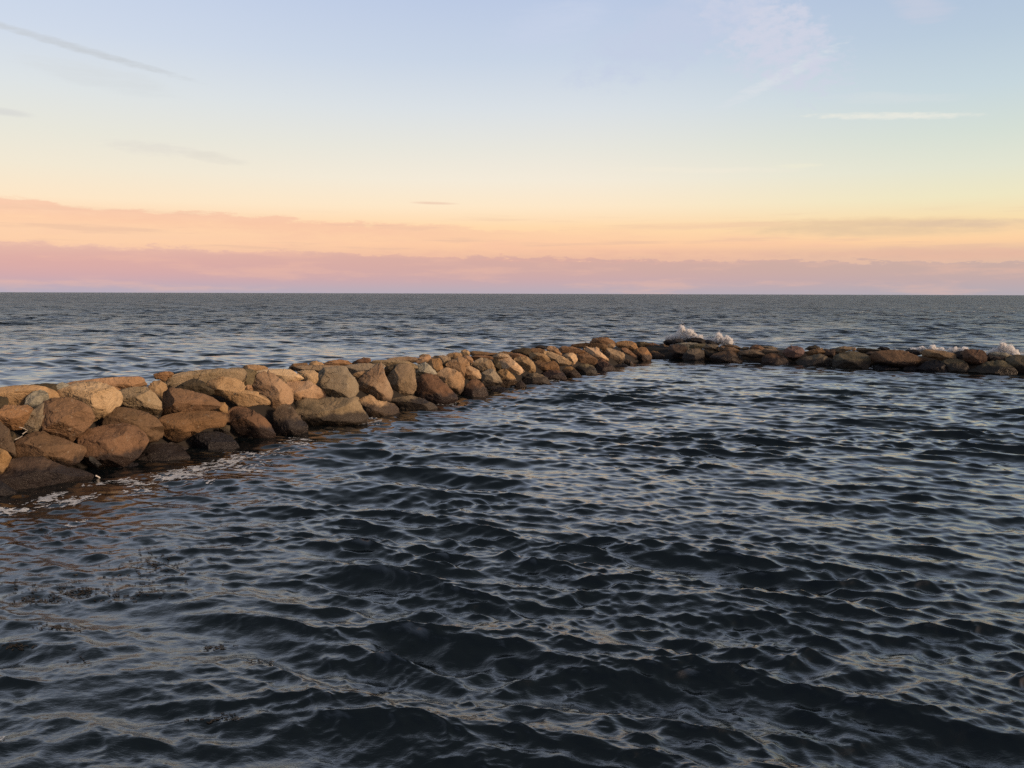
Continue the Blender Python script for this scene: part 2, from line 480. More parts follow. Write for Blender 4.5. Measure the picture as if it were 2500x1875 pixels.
ROCKS = [
(0, .05, 'k', '-40.7,1159.1 -10.9,1164.5 16.3,1189 35.3,1205.2 16.3,1226.9 -40.7,1232.4',
  'low black wet boulder at the waterline, cut by the left edge, lowest of the jetty'),
(0, .25, 'D', '-16.3,1180.8 5.4,1145.6 27.1,1115.7 62.4,1112.5 105.8,1114.4 127.5,1132 151.9,1144.2 189.9,1156.4 214.3,1175.4 189.9,1202.5 122.1,1218.8 40.7,1226.9 -16.3,1218.8',
  'very large dark brown slab boulder sloping down into foamy water at lower left'),
(0, .55, 'o', '-32.6,1118.4 -16.3,1094 0,1094 16.3,1104.9 22.2,1121.1 13.6,1142.8 0,1159.1 -27.1,1161.8',
  'rusty orange boulder cut by the left edge, above the lowest black boulder'),
(0, 1.0, 'D', '-38,1037 -10.9,1023.5 2.7,1028.9 19,1050.6 27.1,1085.9 28.5,1110.3 16.3,1115.7 -27.1,1107.6',
  'tall dark grey-brown rounded boulder cut by the left edge, above the rusty one'),
(0, 1.2, 'd', '16.3,1050.6 35.3,1056 46.1,1080.4 43.4,1099.4 29.8,1114.4 16.3,1102.1',
  'small dark stone wedged in the gap where bleached twigs are caught'),
(0, .7, 'B', '40.7,1113 35.3,1102.1 51.5,1069.6 70.5,1053.3 92.2,1047.3 108.5,1049.2 122.1,1060.1 151.9,1072.3 176.3,1085.9 195.3,1094 200.8,1107.6 189.9,1126.6 173.6,1142.8 151.9,1145.6 119.4,1134.7 89.5,1126.6 54.3,1115.7',
  'brown saddle-shaped boulder with deep cracks, resting above the large waterline slab at left'),
(0, 1.25, 'o', '-32.6,1009.9 0,1001.8 16.3,987.7 40.7,990.9 67.8,989.6 73.3,1001.8 59.7,1026.2 44.8,1045.2 27.1,1046.5 10.9,1034.3 -27.1,1028.9',
  'ochre wedge-shaped boulder near the left edge with its flat top tilted to the right'),
(0, 2.1, 't', '-43.4,950.2 0,946.2 35.3,940.7 78.7,940.7 103.1,946.2 119.4,955.6 134.3,967.9 127.5,977.4 95,982.8 67.8,988.2 40.7,989.6 0,971.9 -40.7,971.9',
  'broad tan boulder on the jetty crest, its left end cut by the picture edge'),
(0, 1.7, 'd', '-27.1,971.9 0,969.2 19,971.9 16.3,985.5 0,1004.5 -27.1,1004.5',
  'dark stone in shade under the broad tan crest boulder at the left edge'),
(0, 1.7, 'l', '66.5,971.9 81.4,955.6 100.4,952.9 113.9,961.1 116.7,974.6 113.9,982.8 89.5,999.1 73.3,1004.5 67.8,988.2',
  'pale grey lichen-spotted stone tucked into the broad tan crest boulder at left'),
(0, 1.15, 'g', '48.8,1045.2 59.7,1026.2 78.7,1004.5 108.5,980.1 116.7,993.6 119.4,1026.2 108.5,1050.6 89.5,1056 62.4,1053.3',
  'grey mottled boulder squeezed left of the cracked red-brown boulder'),
(0, .85, 'r', '108.5,996.3 113.9,977.4 141.1,970 173.6,969.8 195.3,982.8 214.3,996.3 223.8,1020.8 214.3,1034.3 189.9,1056 168.2,1075 135.6,1056 113.9,1045.2 107.2,1020.8',
  'big red-brown boulder with a long crack across its face and a pointed bottom'),
(0, 1.5, 'P', '138.4,958.4 162.8,944.8 187.2,935.3 214.3,932.6 244.2,933.9 271.3,946.2 287.6,958.4 293,971.9 287.6,988.2 260.4,1004.5 233.3,1020.8 217,1026.2 189.9,993.6 151.9,974.6',
  'largest pale peach boulder at left with a smooth bright flat top'),
(0, 2.5, 'l', '131.6,947.5 141.1,936.7 151.9,933.4 165.5,939.4 173.6,947.5 151.9,955.6 135.6,955.6',
  'small pale grey stone on the crest behind the largest pale peach boulder'),
(0, 2.7, 'd', '73.3,947.5 81.4,936.7 108.5,935.3 135.6,937.2 143.8,947.5 141.1,969.2 130.2,966.5 103.1,955.6',
  'low dark greenish boulder on the far side of the crest at left'),
(0, 2.6, 't', '162.8,936.7 189.9,928.5 244.2,923.1 298.4,919.8 336.4,920.9 344.5,928.5 348.6,942.1 312,950.2 271.3,950.2 189.9,944.8',
  'long low tan boulder on the crest right behind the largest pale peach one'),
(0, 1.5, 'T', '291.6,955.6 301.1,947.5 325.6,944.3 355.4,942.6 374.4,961.1 389.3,982.8 386.6,1004.5 379.8,1016.7 350,1004.5 312,989.6 294.4,982.8',
  'grey-tan angular block with a tilted flat top, right of the largest pale peach boulder'),
(0, .95, 'B', '257.7,1034.3 263.2,1007.2 274,993.6 298.4,991.7 325.6,996.3 352.7,1007.2 377.1,1020.8 390.7,1045.2 388,1064.2 377.1,1084.5 352.7,1080.4 312,1056 271.3,1045.2',
  'dark brown rounded boulder directly under the grey-tan angular block'),
(0, .5, 'b', '200.8,1058.7 222.5,1041.1 260.4,1035.7 298.4,1035.1 325.6,1042.5 350,1061.5 355.4,1080.4 344.5,1099.4 331,1121.1 298.4,1140.1 260.4,1149.6 230.6,1142.8 208.9,1113 200.8,1085.9',
  'big rounded brown boulder in the lower row at left, a grey-green slab at its foot'),
(0, .3, 'G', '213.8,1110.3 230.6,1115.7 244.2,1132 255,1145.6 244.2,1149.6 227.9,1132 215.7,1118.4',
  'thin grey-green slab leaning at the foot of the big rounded brown boulder'),
(0, .2, 'k', '282.1,1153.7 298.4,1129.3 317.4,1125.2 336.4,1132 352.7,1148.3 363.5,1161.8 352.7,1180.8 312,1186.3 284.9,1172.7',
  'low black wet stone in the water in front of the big rounded brown boulder'),
(0, .35, 'D', '339.1,1132 350,1096.7 366.3,1085.9 401.5,1081.8 434.1,1088.6 453.1,1107.6 462.6,1129.3 458.5,1145.6 434.1,1161.8 379.8,1164.5 347.3,1153.7',
  'dark domed boulder standing in the water below the orange-brown boulder at left'),
(0, .65, 'D', '412.4,1084.5 419.2,1077.7 444.9,1088.6 461.2,1096.7 461.2,1113 447.6,1107.6',
  'small dark brown stone showing behind the dark domed waterline boulder'),
(0, 2.0, 't', '363.5,944.8 374.4,931.2 390.7,928.5 404.2,939.4 406.9,952.9 390.7,971.9 379.8,974.6 366.3,961.1',
  'small round tan stone left of the long flat crest slab'),
(0, .6, 'O', '391,1023.4 406.8,1012.1 445.2,1004.2 490.4,1002 526.6,1005.4 549.2,1012.1 554.8,1016.7 549.2,1032.5 540.1,1046 501.7,1048.3 474.6,1059.6 452,1073.2 433.9,1083.3 413.6,1077.7 402.3,1057.3 395.5,1037',
  'large orange-brown boulder with a long flat upper edge, directly beneath another reddish-tan one'),
(0, 1.1, 'r', '395.5,1007.6 400,978.2 404.5,955.6 422.6,943.9 456.5,951.1 494.9,962.4 517.5,973.7 532.2,985 528.8,998.6 497.2,1004.2 445.2,1007.6 413.6,1012.1',
  'reddish-tan sloping boulder lying on top of the large orange-brown boulder'),
(0, 1.05, 'o', '526.6,991.8 535.6,982.7 549.2,982.3 556,991.8 553.7,1007.6 544.7,1012.1 531.1,1007.6',
  'small ochre stone wedged right of the reddish-tan sloping boulder'),
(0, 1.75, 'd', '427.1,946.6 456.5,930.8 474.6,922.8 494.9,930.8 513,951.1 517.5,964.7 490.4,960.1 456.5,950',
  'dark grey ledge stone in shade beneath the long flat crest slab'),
(0, 2.4, 'T', '391,937.5 400,926.2 429.4,912.7 467.8,904.8 513,901.4 544.7,899.1 571.8,898 589.9,901.4 596.7,914.9 589.9,933 558.2,937.5 513,937.5 476.9,937.5 445.2,942.1 413.6,951.1',
  'long flat tan slab on the crest above the reddish-tan sloping boulder'),
(0, 2.9, 'o', '377.4,912.7 400,907 413.6,907 424.9,912.7 413.6,921.7 381.9,924',
  'small orange hump on the far edge of the crest, behind the long flat tan slab'),
(0, 1.25, 't', '507.4,926.2 519.8,918.3 544.7,917.2 576.3,922.8 594.4,935.3 600,946.6 594.4,951.1 621.5,955.6 639.6,966.9 650.9,982.7 655,998.6 644.1,1012.1 635.1,1013.3 610.2,996.3 576.3,982.7 544.7,966.9 524.3,962.4 513,946.6',
  'long two-humped tan and brown boulder leaning right, above the dark red diamond-shaped one'),
(0, 1.6, 't', '597.8,946.6 603.4,938.7 613.6,939.8 617,953.4 603.4,953.4',
  'tiny tan stone filling the notch right of the two-humped boulder'),
(0, 1.9, 'v', '585.4,917.2 592.1,902.5 610.2,900.9 626,905.9 623.8,917.2 614.7,930.8 608,939.8 598.9,937.5',
  'olive-tan upright wedge stone between two pale crest boulders'),
(0, 3.0, 't', '592.1,899.1 601.2,891.2 621.5,889.6 644.1,893.5 653.2,899.1 644.1,907 603.4,908.2',
  'low tan hump on the skyline of the crest behind the olive-tan wedge'),
(0, 1.95, 'P', '623.8,907 648.6,902.5 682.5,900.7 707.4,901.8 725.5,911.5 739.1,926.2 743.6,931.9 716.5,935.3 682.5,921.7 648.6,914.9 626,914.9',
  'wide pale peach slab behind the two pale boulders above the dark gap'),
(0, 1.35, 'p', '614.7,946.6 626,919.5 635.1,908.2 659.9,910.4 682.5,926.2 702.9,942.1 711.9,953.4 709.7,978.2 700.6,987.3 678,996.3 662.2,998.6 653.2,982.7 644.1,964.7 621.5,953.4',
  'big pale tan boulder with a steep right-facing front, over the dark brown upright waterline one'),
(0, 1.3, 'p', '700.6,933 716.5,928.5 739.1,930.8 759.4,933 779.7,946.6 793.3,960.1 793.3,970.3 773,976 739.1,973.7 725.5,987.3 714.2,990.7 702.9,982.7 700.6,955.6',
  'pale peach boulder sloping down right, resting on the large long tan waterline boulder'),
(0, .5, 'R', '556,1007.6 560.5,994.1 576.3,986.8 598.9,991.8 617,1003.1 646.4,1021.2 659.9,1039.3 669,1064.1 663.3,1089 648.6,1077.7 610.2,1064.1 580.8,1059.6 567.3,1037 558.2,1023.4',
  'dark red diamond-shaped boulder pointing down into the water'),
(0, .5, 'D', '667.9,1046 669,1012.1 680.3,991.8 696.1,986.1 709.7,989.5 721,1005.4 734.5,1023.4 752.6,1041.5 750.4,1059.6 721,1077.7 693.9,1084.5 671.2,1079.9',
  'dark brown upright boulder in the water between the red diamond and long tan ones'),
(0, .45, 'T', '718.7,1000.8 727.8,978.2 743.6,970.3 773,973.7 806.9,972.6 847.6,976 865.6,973.7 876.9,987.3 888.2,1007.6 895,1021.2 886,1041.5 829.5,1055.1 773,1048.3 734.5,1032.5 721,1012.1',
  'large long tan boulder lying in the water with a dipped top and dark wet base'),
(0, .4, 'K', '470.1,1070.9 483.6,1057.3 508.5,1054 535.6,1055.1 562.7,1066.4 576.3,1084.5 583.1,1100.3 571.8,1116.1 535.6,1131.9 501.7,1127.4 479.1,1095.8',
  'dark purplish-grey wet boulder in the water under the large orange-brown boulder'),
(0, .75, 'd', '535.6,1043.8 549.2,1037 561.6,1039.3 560.5,1057.3 544.7,1061.9 535.6,1052.8',
  'small dark stone in the gap left of the dark red diamond-shaped boulder'),
(0, 1.7, 'p', '725.5,908.2 739.1,904.1 752.6,903.2 766.2,904.1 776.4,912.7 773,926.2 763.9,935.3 750.4,930.8 739.1,921.7',
  'small round pale stone beside the dark left flank of the upright grey block'),
(0, 3.2, 'b', '706.3,896.9 716.5,887.8 732.3,886 748.1,886.7 754.9,894.6 739.1,901.4',
  'low brown hump, leftmost of the four on the far edge behind the grey slabs'),
(0, 3.1, 't', '751.5,893.5 759.4,884.4 773,881 786.5,885.6 793.3,893.5 773,898',
  'tan hump, second from left of the four on the far edge behind the grey slabs'),
(0, 3.3, 'o', '788.8,888.9 804.6,881 827.2,877.9 847.6,879.9 858.9,887.8 840.8,893.5 802.4,893.5',
  'long low orange-brown hump, third from left of the four behind the grey slabs'),
(0, 3.3, 'R', '857.1,887.8 871.8,878.3 887.6,873.1 903.4,875.4 906.8,881 892.1,887.8 871.8,890.1',
  'reddish hump, rightmost of the four on the far edge behind the grey slabs'),
(0, 2.35, 'T', '704.5,899.1 733.9,892.3 790.4,891.2 844.7,893.5 835.6,905.9 785.9,905.9 733.9,904.8 713.6,903.6',
  'long thin grey-tan slab lying flat behind the upright grey block'),
(0, 2.2, 'g', '842.4,892.3 871.8,887.8 903.4,886.9 935.1,887.8 939.6,896.9 903.4,903.6 880.8,905.9 867.3,912.7 856,910.4 849.2,901.4',
  'flat grey slab lying between the upright grey block and the pink pointed boulder'),
(0, 1.35, 'g', '783.6,905.9 790.4,898 813,895.7 835.6,893.5 846.9,898 852.6,910.4 865,921.7 872.9,939.8 871.8,957.9 862.7,971.4 835.6,972.6 797.2,970.3 790.4,955.6 772.3,937.5 774.6,917.2',
  'large upright grey block with a notched top in the middle of the near stretch'),
(0, 1.65, 't', '861.6,912.7 880.8,905.9 903.4,902.5 903.4,917.2 880.8,926.2 869.5,928.5',
  'tan stone in shade behind the left shoulder of the pink pointed boulder'),
(0, 1.2, 'q', '872.9,933 880.8,921.7 903.4,903.6 917,890.1 932.8,891.2 937.3,901.4 939.6,914.9 948.6,933 955,955.6 953.2,969.2 944.1,979.4 921.5,973.7 903.4,960.1 876.3,955.6 871.8,944.3',
  'pinkish boulder with peaked top and brown-stained lower face, right of the upright grey block'),
(0, 1.7, 'd', '936.2,910.4 941.9,899.1 957.7,890.1 973.5,887.8 966.7,905.9 946.4,919.5',
  'dark grey facet stone between the pink pointed boulder and the speckled one'),
(0, 1.25, 'T', '946.4,919.5 959.9,903.6 971.2,890.1 989.3,886.7 1002.9,887.8 1011.9,901.4 1014.2,926.2 1015.3,942.1 1005.2,957.9 982.5,965.8 955.4,971.4 950.9,955.6 948.6,933',
  'speckled tan egg-shaped boulder right of the pink pointed boulder'),
(0, 1.6, 'l', '1010.8,899.1 1021,890.1 1039.1,885.6 1052.6,894.6 1063.9,911.5 1052.6,914.9 1023.2,913.8 1016.5,907',
  'small grey boulder with white patches above the long red-brown boulder'),
(0, .6, 'R', '1005.2,955.6 1014.2,928.5 1027.8,917.2 1048.1,912.7 1066.2,919.5 1084.3,935.3 1104.6,955.6 1122.7,978.2 1109.1,994.1 1073,998.6 1039.1,987.3 1011.9,969.2',
  'long red-brown boulder slanting down right into the water'),
(0, .35, 'T', '945.3,978.2 971.2,969.2 1002.9,965.1 1025.5,971.4 1052.6,982.7 1068.4,996.3 1061.7,1016.7 1016.5,1021.2 984.8,1016.7 971.2,996.3 959.9,985',
  'low waterline boulder, tan on top and grey wet below, under the speckled egg-shaped one'),
(0, .5, 'p', '867.3,973.7 880.8,964.7 894.4,958.3 908,964.7 919.3,976 937.3,980.5 959.9,985 971.2,996.3 974.6,1014.4 948.6,1028 903.4,1028 889.9,1012.1 880.8,991.8',
  'lumpy pale tan boulder sloping into the water right of the large long tan one'),
(0, .95, 'p', '1063.9,910.4 1075.2,901.4 1093.3,896.9 1113.7,903.6 1127.2,914.9 1132.9,933 1129.5,951.1 1120.4,959 1102.4,953.4 1084.3,937.5 1066.2,919.5',
  'rounded peach-orange boulder just above the long red-brown one'),
(0, .4, 'R', '1127.2,960.1 1138.5,937.5 1152.1,924 1165.6,926.2 1179.2,939.8 1190.5,960.1 1192.8,978.2 1179.2,991.8 1140.8,991.8 1128.3,980.5',
  'red-brown cone-shaped boulder with a black wet base at the waterline'),
(0, 1.65, 'o', '1045.8,885.6 1052.6,876.5 1073,874.2 1079.7,885.6 1078.6,903.6 1066.2,910.4 1054.9,903.6 1048.1,896.9',
  'small orange block behind the grey boulder with white patches'),
(0, 2.9, 'q', '944.1,877.6 962.2,872.4 991.6,870.2 1016.5,872.4 1027.8,877.6 1005.2,884.4 959.9,883.3',
  'long low pinkish-brown boulder on the far edge behind the speckled boulder'),
(0, 2.4, 'T', '896.7,885.6 914.7,879.2 953.2,878.3 993.9,881 1014.2,890.1 1011.9,898 971.2,894.6 914.7,890.1',
  'flat tan slab directly behind the speckled egg-shaped boulder'),
(0, 2.25, 't', '1013.1,885.6 1021,874.2 1039.1,866.3 1052.6,868.6 1052.6,878.8 1043.6,884.4 1023.2,890.1',
  'tan crest stone rising left of the small orange block'),
(0, 2.15, 'T', '1049.2,876.5 1061.7,868.6 1084.3,867.5 1097.8,872 1100.1,878.8 1088.8,890.1 1079.7,896.9 1077.5,883.3',
  'grey-tan crest stone behind the small orange block'),
(0, 3.1, 'o', '1023.2,868.6 1032.3,864.1 1048.1,865.2 1050.4,870.9 1027.8,873.1',
  'tiny orange tip on the far edge above the grey boulder with white patches'),
(0, 2.7, 'b', '1096.7,869.7 1106.9,861.8 1125,860.7 1129.5,869.7 1118.2,878.8 1102.4,878.8',
  'brown crest stone left of the small orange peak'),
(0, 1.35, 't', '1088.1,888.3 1100.3,880.2 1116.6,874.8 1115.3,869.3 1124.8,870 1138.3,877.5 1143.7,885.6 1145.1,893.7 1137,895.1 1134.3,906 1132.9,924.9 1131.5,933.1 1120.7,916.8 1100.3,900.5 1088.1,895.1',
  'tall tan boulder with a ragged top and a dark vertical cleft on its right'),
(0, 1.1, 'p', '1134.3,891 1139.7,888.3 1156,897.8 1168.2,904.6 1173.6,914.1 1172.9,927.7 1161.4,927.7 1153.2,923.6 1139.7,924.9 1135.6,906',
  'tan slab with a hollow left side, right of the dark vertical cleft'),
(0, 1.8, 't', '1126.1,870.7 1134.3,867.3 1147.8,869.3 1153.9,876.1 1153.2,884.3 1145.1,887 1139.7,880.2',
  'small rounded tan stone behind the ragged-topped boulder'),
(0, 1.4, 'q', '1149.2,889.7 1158.7,881.5 1172.2,874.1 1188.5,875.4 1200.7,881.5 1204.8,891 1208.2,904.6 1206.1,911.4 1188.5,907.3 1177.7,911.4 1172.2,906 1156,895.1',
  'brown boulder with a pale pink crown behind the grey waterline block'),
(0, .85, 'g', '1173.6,916.8 1177.7,908.7 1191.2,901.2 1206.1,901.9 1210.2,908.7 1218.3,916.8 1223.1,933.1 1218.3,936.5 1202.1,941.2 1187.1,942.6 1174.9,933.1',
  'grey flat-faced block just right of the red-brown cone'),
(0, .8, 'o', '1210.2,907.3 1223.8,900.5 1236,901.9 1245.5,910 1255,918.2 1259,927.7 1262.4,931 1257.7,938.5 1245.5,941.2 1236,946.6 1218.3,945.3 1217,935.8 1222.4,930.4 1218.3,916.8',
  'tan-orange boulder with a sharp edge down its face, right of the grey flat-faced block'),
(0, 1.2, 'P', '1212.9,878.8 1222.4,875.4 1242.8,873.4 1255,880.2 1269.9,893.7 1280.7,906 1287.5,918.2 1283.4,922.2 1269.9,918.2 1249.5,906 1226.5,899.2 1222.4,891',
  'long pale peach boulder running diagonally down to the right'),
(0, 1.35, 'p', '1252.3,881.5 1257.7,874.8 1269.9,870.7 1286.2,872 1299.7,881.5 1306.5,893.7 1307.2,903.2 1303.8,911.4 1290.2,912.1 1278,904.6 1269.9,891 1257.7,884.3',
  'round pale peach boulder with two dimples, behind the long diagonal one'),
(0, .5, 'T', '1274,930.4 1283.4,919.5 1288.9,912.1 1307.9,911.4 1324.1,914.8 1335,920.9 1343.1,933.1 1335,945.3 1310.6,948 1283.4,945.3',
  'grey-tan sloping slab running into the water under the round dimpled boulder'),
(0, 1.1, 'O', '1305.1,895.1 1303.8,884.3 1313.3,880.2 1324.1,884.3 1337.7,884.3 1351.3,880.2 1360.8,887 1364.8,899.2 1363.5,906 1344.5,911.4 1324.1,913.4 1309.2,911.4',
  'ochre boulder with a rounded ridge, right of the round dimpled boulder'),
(0, 1.6, 't', '1291.6,865.3 1302.4,861.2 1324.1,861.9 1335,866.6 1343.1,881.5 1335,884.3 1317.4,880.2 1302.4,876.1 1292.9,870.7',
  'tan flat-topped boulder with a dark slit at its right, above the ochre ridge'),
(0, .3, 'K', '1191.2,962.9 1202.1,952.1 1215.6,945.3 1229.2,946.6 1244.1,952.7 1246.8,961.6 1229.2,973.8 1202.1,975.1',
  'low dark wet stone in the water right of the red-brown cone'),
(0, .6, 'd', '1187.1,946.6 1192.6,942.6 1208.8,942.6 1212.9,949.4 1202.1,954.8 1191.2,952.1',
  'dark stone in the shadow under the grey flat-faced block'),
(0, .45, 'B', '1256.3,946.6 1261.7,935.8 1269.9,929 1278,934.4 1284.8,941.2 1284.8,952.1 1267.2,956.1',
  'small pointed brown stone at the waterline left of the grey-tan sloping slab'),
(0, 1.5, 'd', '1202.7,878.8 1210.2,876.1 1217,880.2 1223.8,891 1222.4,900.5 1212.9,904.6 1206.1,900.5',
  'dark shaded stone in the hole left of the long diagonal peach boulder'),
(0, 2.7, 'p', '1123.4,863.9 1126.8,855.8 1134.3,852.4 1142.4,855.1 1147.8,861.2 1145.1,866.6 1134.3,866.6 1126.1,866.6',
  'small orange peak sticking up from the middle of the crest'),
(0, 2.5, 't', '1089.5,868 1096.3,862.6 1113.9,859.8 1124.8,861.9 1126.1,868 1115.3,872 1100.3,872',
  'low tan crest stone just left of the small orange peak'),
(0, 2.55, 'b', '1145.1,862.6 1156,857.1 1174.9,857.8 1195.3,860.5 1215.6,860.5 1222.4,866.6 1202.1,870 1174.9,868 1153.2,868.7',
  'long flat brown slab on the crest right of the small orange peak'),
(0, 1.95, 'b', '1149.2,870.7 1161.4,868 1185.8,867.3 1202.1,870.7 1204.8,877.5 1195.3,877.5 1174.9,876.1 1156,881.5 1151.9,877.5',
  'flat brown stone behind the boulder with the pale pink crown'),
(0, 1.75, 'q', '1202.1,872 1210.2,863.9 1223.8,861.2 1240,865.3 1248.2,873.4 1242.8,877.5 1223.8,877.5 1210.2,878.8 1203.4,876.1',
  'flat pinkish slab behind the long diagonal peach boulder'),
(0, 2.6, 'b', '1214.3,861.9 1229.2,857.8 1249.5,859.2 1255,863.9 1242.8,866.6 1226.5,865.3',
  'low brown stone on the far edge behind the flat pinkish slab'),
(0, 1.95, 'b', '1241.4,865.3 1253.6,861.9 1269.9,863.2 1283.4,868.7 1284.8,872 1269.9,872 1255,876.1 1248.2,874.8',
  'low brown stone with a small yellow patch behind the round dimpled boulder'),
(0, 2.5, 'd', '1246.8,857.1 1259,853.1 1276.7,849 1294.3,849.7 1297,859.8 1291.6,869.3 1279.4,866.6 1259,862.6 1249.5,861.9',
  'dark brown slab with an undercut edge on the crest, above the round dimpled boulder'),
(0, 2.35, 'b', '1291.6,854.4 1299.7,849.7 1317.4,850.3 1332.3,855.1 1337.7,861.2 1324.1,862.6 1299.7,861.2',
  'flat brown crest stone behind the tan flat-topped boulder'),
(0, 2.9, 'k', '1305.1,848.3 1313.3,842.9 1324.1,842.9 1335,846.3 1337.7,850.3 1321.4,852.4',
  'small black stone on the far edge of the crest'),
(0, 2.0, 't', '1333.6,851.7 1340.4,844.2 1351.3,844.9 1362.1,851.7 1368.9,863.9 1364.8,869.3 1351.3,863.9 1337.7,861.2',
  'tan boulder sloping right, just right of the small black stone'),
(0, 1.25, 'p', '1324.1,854.8 1337.1,856.3 1348.7,860.6 1363.1,866.4 1387.7,875.1 1397.9,882.3 1400,889.6 1395,894.6 1368.9,896.1 1363.1,888.1 1357.4,878 1342.9,883.8 1331.3,872.2',
  'long peach-brown boulder with an orange lower face, left of the pale square-ended one'),
(0, 1.2, 'P', '1373.3,867.9 1380.5,860.6 1397.9,860.6 1406.5,865.7 1410.2,873.7 1410.9,882.3 1406.5,891 1403.7,898.2 1397.1,893.9 1397.9,885.2 1390.6,876.5 1377.6,870.8',
  'pale square-ended boulder with a bright right side'),
(0, 1.2, 'b', '1408.7,867.9 1415.2,860.6 1429.7,859.2 1441.3,866.4 1455.7,875.1 1459.3,880.9 1454.3,888.1 1447.1,892.5 1432.6,888.1 1421,889.6 1409.4,893.9 1407.3,885.2 1410.9,879.4',
  'brown boulder beneath the cream diagonal slab'),
(0, 1.5, 'P', '1424.6,852 1432.6,847.9 1447.1,849.8 1455.7,847.6 1461.5,852 1464.4,857.7 1474.5,866.4 1482.5,873.7 1485.4,882.3 1470.2,878 1449.9,869.3 1434,860.6',
  'cream diagonal slab with a small knob on top toward the far end'),
(0, 1.25, 'q', '1469.5,854.8 1478.9,847.9 1499.1,853.4 1513.6,857.7 1525.2,865 1523.7,875.1 1515,885.2 1503.5,888.8 1493.3,888.1 1486.1,880.9 1481.8,870.8 1470.2,859.2',
  'pale boulder with a flat pinkish top and ochre front, right of the cream slab'),
(0, 1.5, 'b', '1493.3,849.1 1506.4,844.7 1525.2,846.9 1538.2,856.3 1554.1,867.9 1559.9,875.1 1557,883.8 1542.5,883.8 1528.1,876.5 1526.6,865 1513.6,856.3 1496.2,853.4',
  'brown sloping boulder between the pinkish-topped one and the big round one'),
(0, .8, 'o', '1542.5,860.6 1554.1,852 1565.7,846.9 1577.3,850.5 1585.9,860.6 1591,872.2 1588.1,885.2 1578.7,892.5 1562.8,889.6 1559.9,875.1 1549.8,867.9',
  'big round orange-brown boulder with a dark wet base near the corner of the jetty'),
(0, 2.8, 'b', '1441.3,836 1449.9,827.4 1464.4,823.3 1480.3,823.7 1493.3,828.8 1501.3,835.3 1500.6,841.8 1484.7,844.7 1463,843.3 1447.1,840.4',
  'tall brown mound on the far edge, the highest stone near the corner'),
(0, 2.3, 'B', '1390.6,843.3 1405.1,840.4 1429.7,837.5 1455.7,837.5 1478.9,840.4 1484.7,844.7 1470.2,852 1441.3,849.1 1412.3,848.3 1395,846.9',
  'long dark brown slab in front of the tall brown mound'),
(0, 2.0, 'o', '1502,838.9 1510.7,834.6 1526.6,831.7 1542.5,833.1 1552.7,838.9 1554.1,852 1545.4,853.4 1528.1,849.1 1506.4,846.2',
  'orange-brown block with a bright yellow corner, right of the tall brown mound'),
(0, 2.0, 'p', '1481.8,843.3 1489,838.9 1497.7,837.5 1501.3,844.7 1493.3,849.1 1484.7,847.6',
  'small tan stone right below the tall brown mound'),
(0, 2.3, 'd', '1549.8,837.5 1559.9,833.9 1577.3,834.6 1585.9,838.2 1574.4,843.3 1557,849.1 1552.7,843.3',
  'dark crest stone right of the block with the bright corner'),
(0, 1.6, 'R', '1562.8,846.2 1574.4,839.7 1593.2,838.2 1607.6,841.8 1617.8,853.4 1620.7,860.6 1607.6,857.7 1591.7,854.8 1578.7,847.6',
  'red-brown slab behind the big round boulder near the corner'),
(0, .8, 'b', '1585.9,854.8 1597.5,857.7 1614.9,863.5 1625.7,869.3 1623.5,878 1607.6,882.3 1594.6,879.4 1588.8,866.4',
  'flat brown slab slanting down right into the corner of the jetty'),
(0, 1.9, 'b', '1364.6,849.1 1376.2,845.4 1397.9,846.2 1418.1,852 1426.8,856.3 1426.8,860.6 1415.2,862.1 1403.7,860.6 1387.7,859.9 1374.7,862.1 1368.9,856.3',
  'brown stone behind the pale square-ended boulder'),
(0, .5, 'R', '1325.5,911.3 1340,902.6 1361.7,905.5 1376.2,911.3 1383.4,924.3 1376.2,933 1340,933 1322.6,924.3',
  'low reddish-brown boulder in the water under the ochre ridge'),
(0, .45, 'o', '1372.5,904 1380.5,895.4 1393.5,894.6 1403.7,901.1 1417.4,915.6 1415.2,925.7 1390.6,927.2 1379.1,917.1',
  'small orange boulder with a peaked back at the waterline, left of the mottled grey one'),
(0, .45, 'v', '1403.7,896.8 1415.2,890.3 1432.6,888.8 1447.1,892.5 1454.3,902.6 1460.8,914.2 1455.7,924.3 1426.8,925.7 1415.2,917.1',
  'mottled grey-olive domed boulder in the water'),
(0, .5, 'R', '1451.4,892.5 1460.1,879.4 1470.2,877.3 1481.8,886.7 1494.8,892.5 1503.5,902.6 1510.7,914.2 1491.9,922.8 1464.4,922.8 1455.7,911.3',
  'dark red angular boulder at the waterline right of the mottled grey-olive dome'),
(0, .5, 'K', '1496.2,896.8 1507.8,889.6 1526.6,889.6 1535.3,895.4 1539.6,905.5 1528.1,912.7 1502,912.7',
  'low blackish boulder in the water right of the dark red angular one'),
(0, .6, 'p', '1520.8,878 1531,875.8 1541.1,880.9 1548.3,891 1550.5,899.7 1536.7,904 1529.5,891 1522.3,885.2',
  'small peach stone in the water left of the big round boulder'),
(0, 1.6, 'D', '1606.2,843.3 1617.8,838.9 1635.1,840.4 1636.6,847.6 1629.3,857.7 1620.7,856.3 1612,847.6',
  'grey-brown boulder filling the inner corner where the two arms meet'),
(1, .7, 'D', '1630.8,851.6 1635.2,842.8 1651.6,840.9 1673.2,843.4 1679.5,849.1 1673.2,858 1665.6,869.4 1652.9,874.4 1640.3,870.6 1633.9,863',
  'dark brown boulder, first of the right arm beside the corner'),
(1, .4, 'g', '1666.8,874.4 1670.6,864.3 1680.8,855.4 1695.9,850.4 1708.6,851 1716.2,854.2 1718.7,868.1 1717.5,884.6 1695.9,888.4 1670.6,887.1',
  'grey block with an orange right side, second waterline boulder from the corner'),
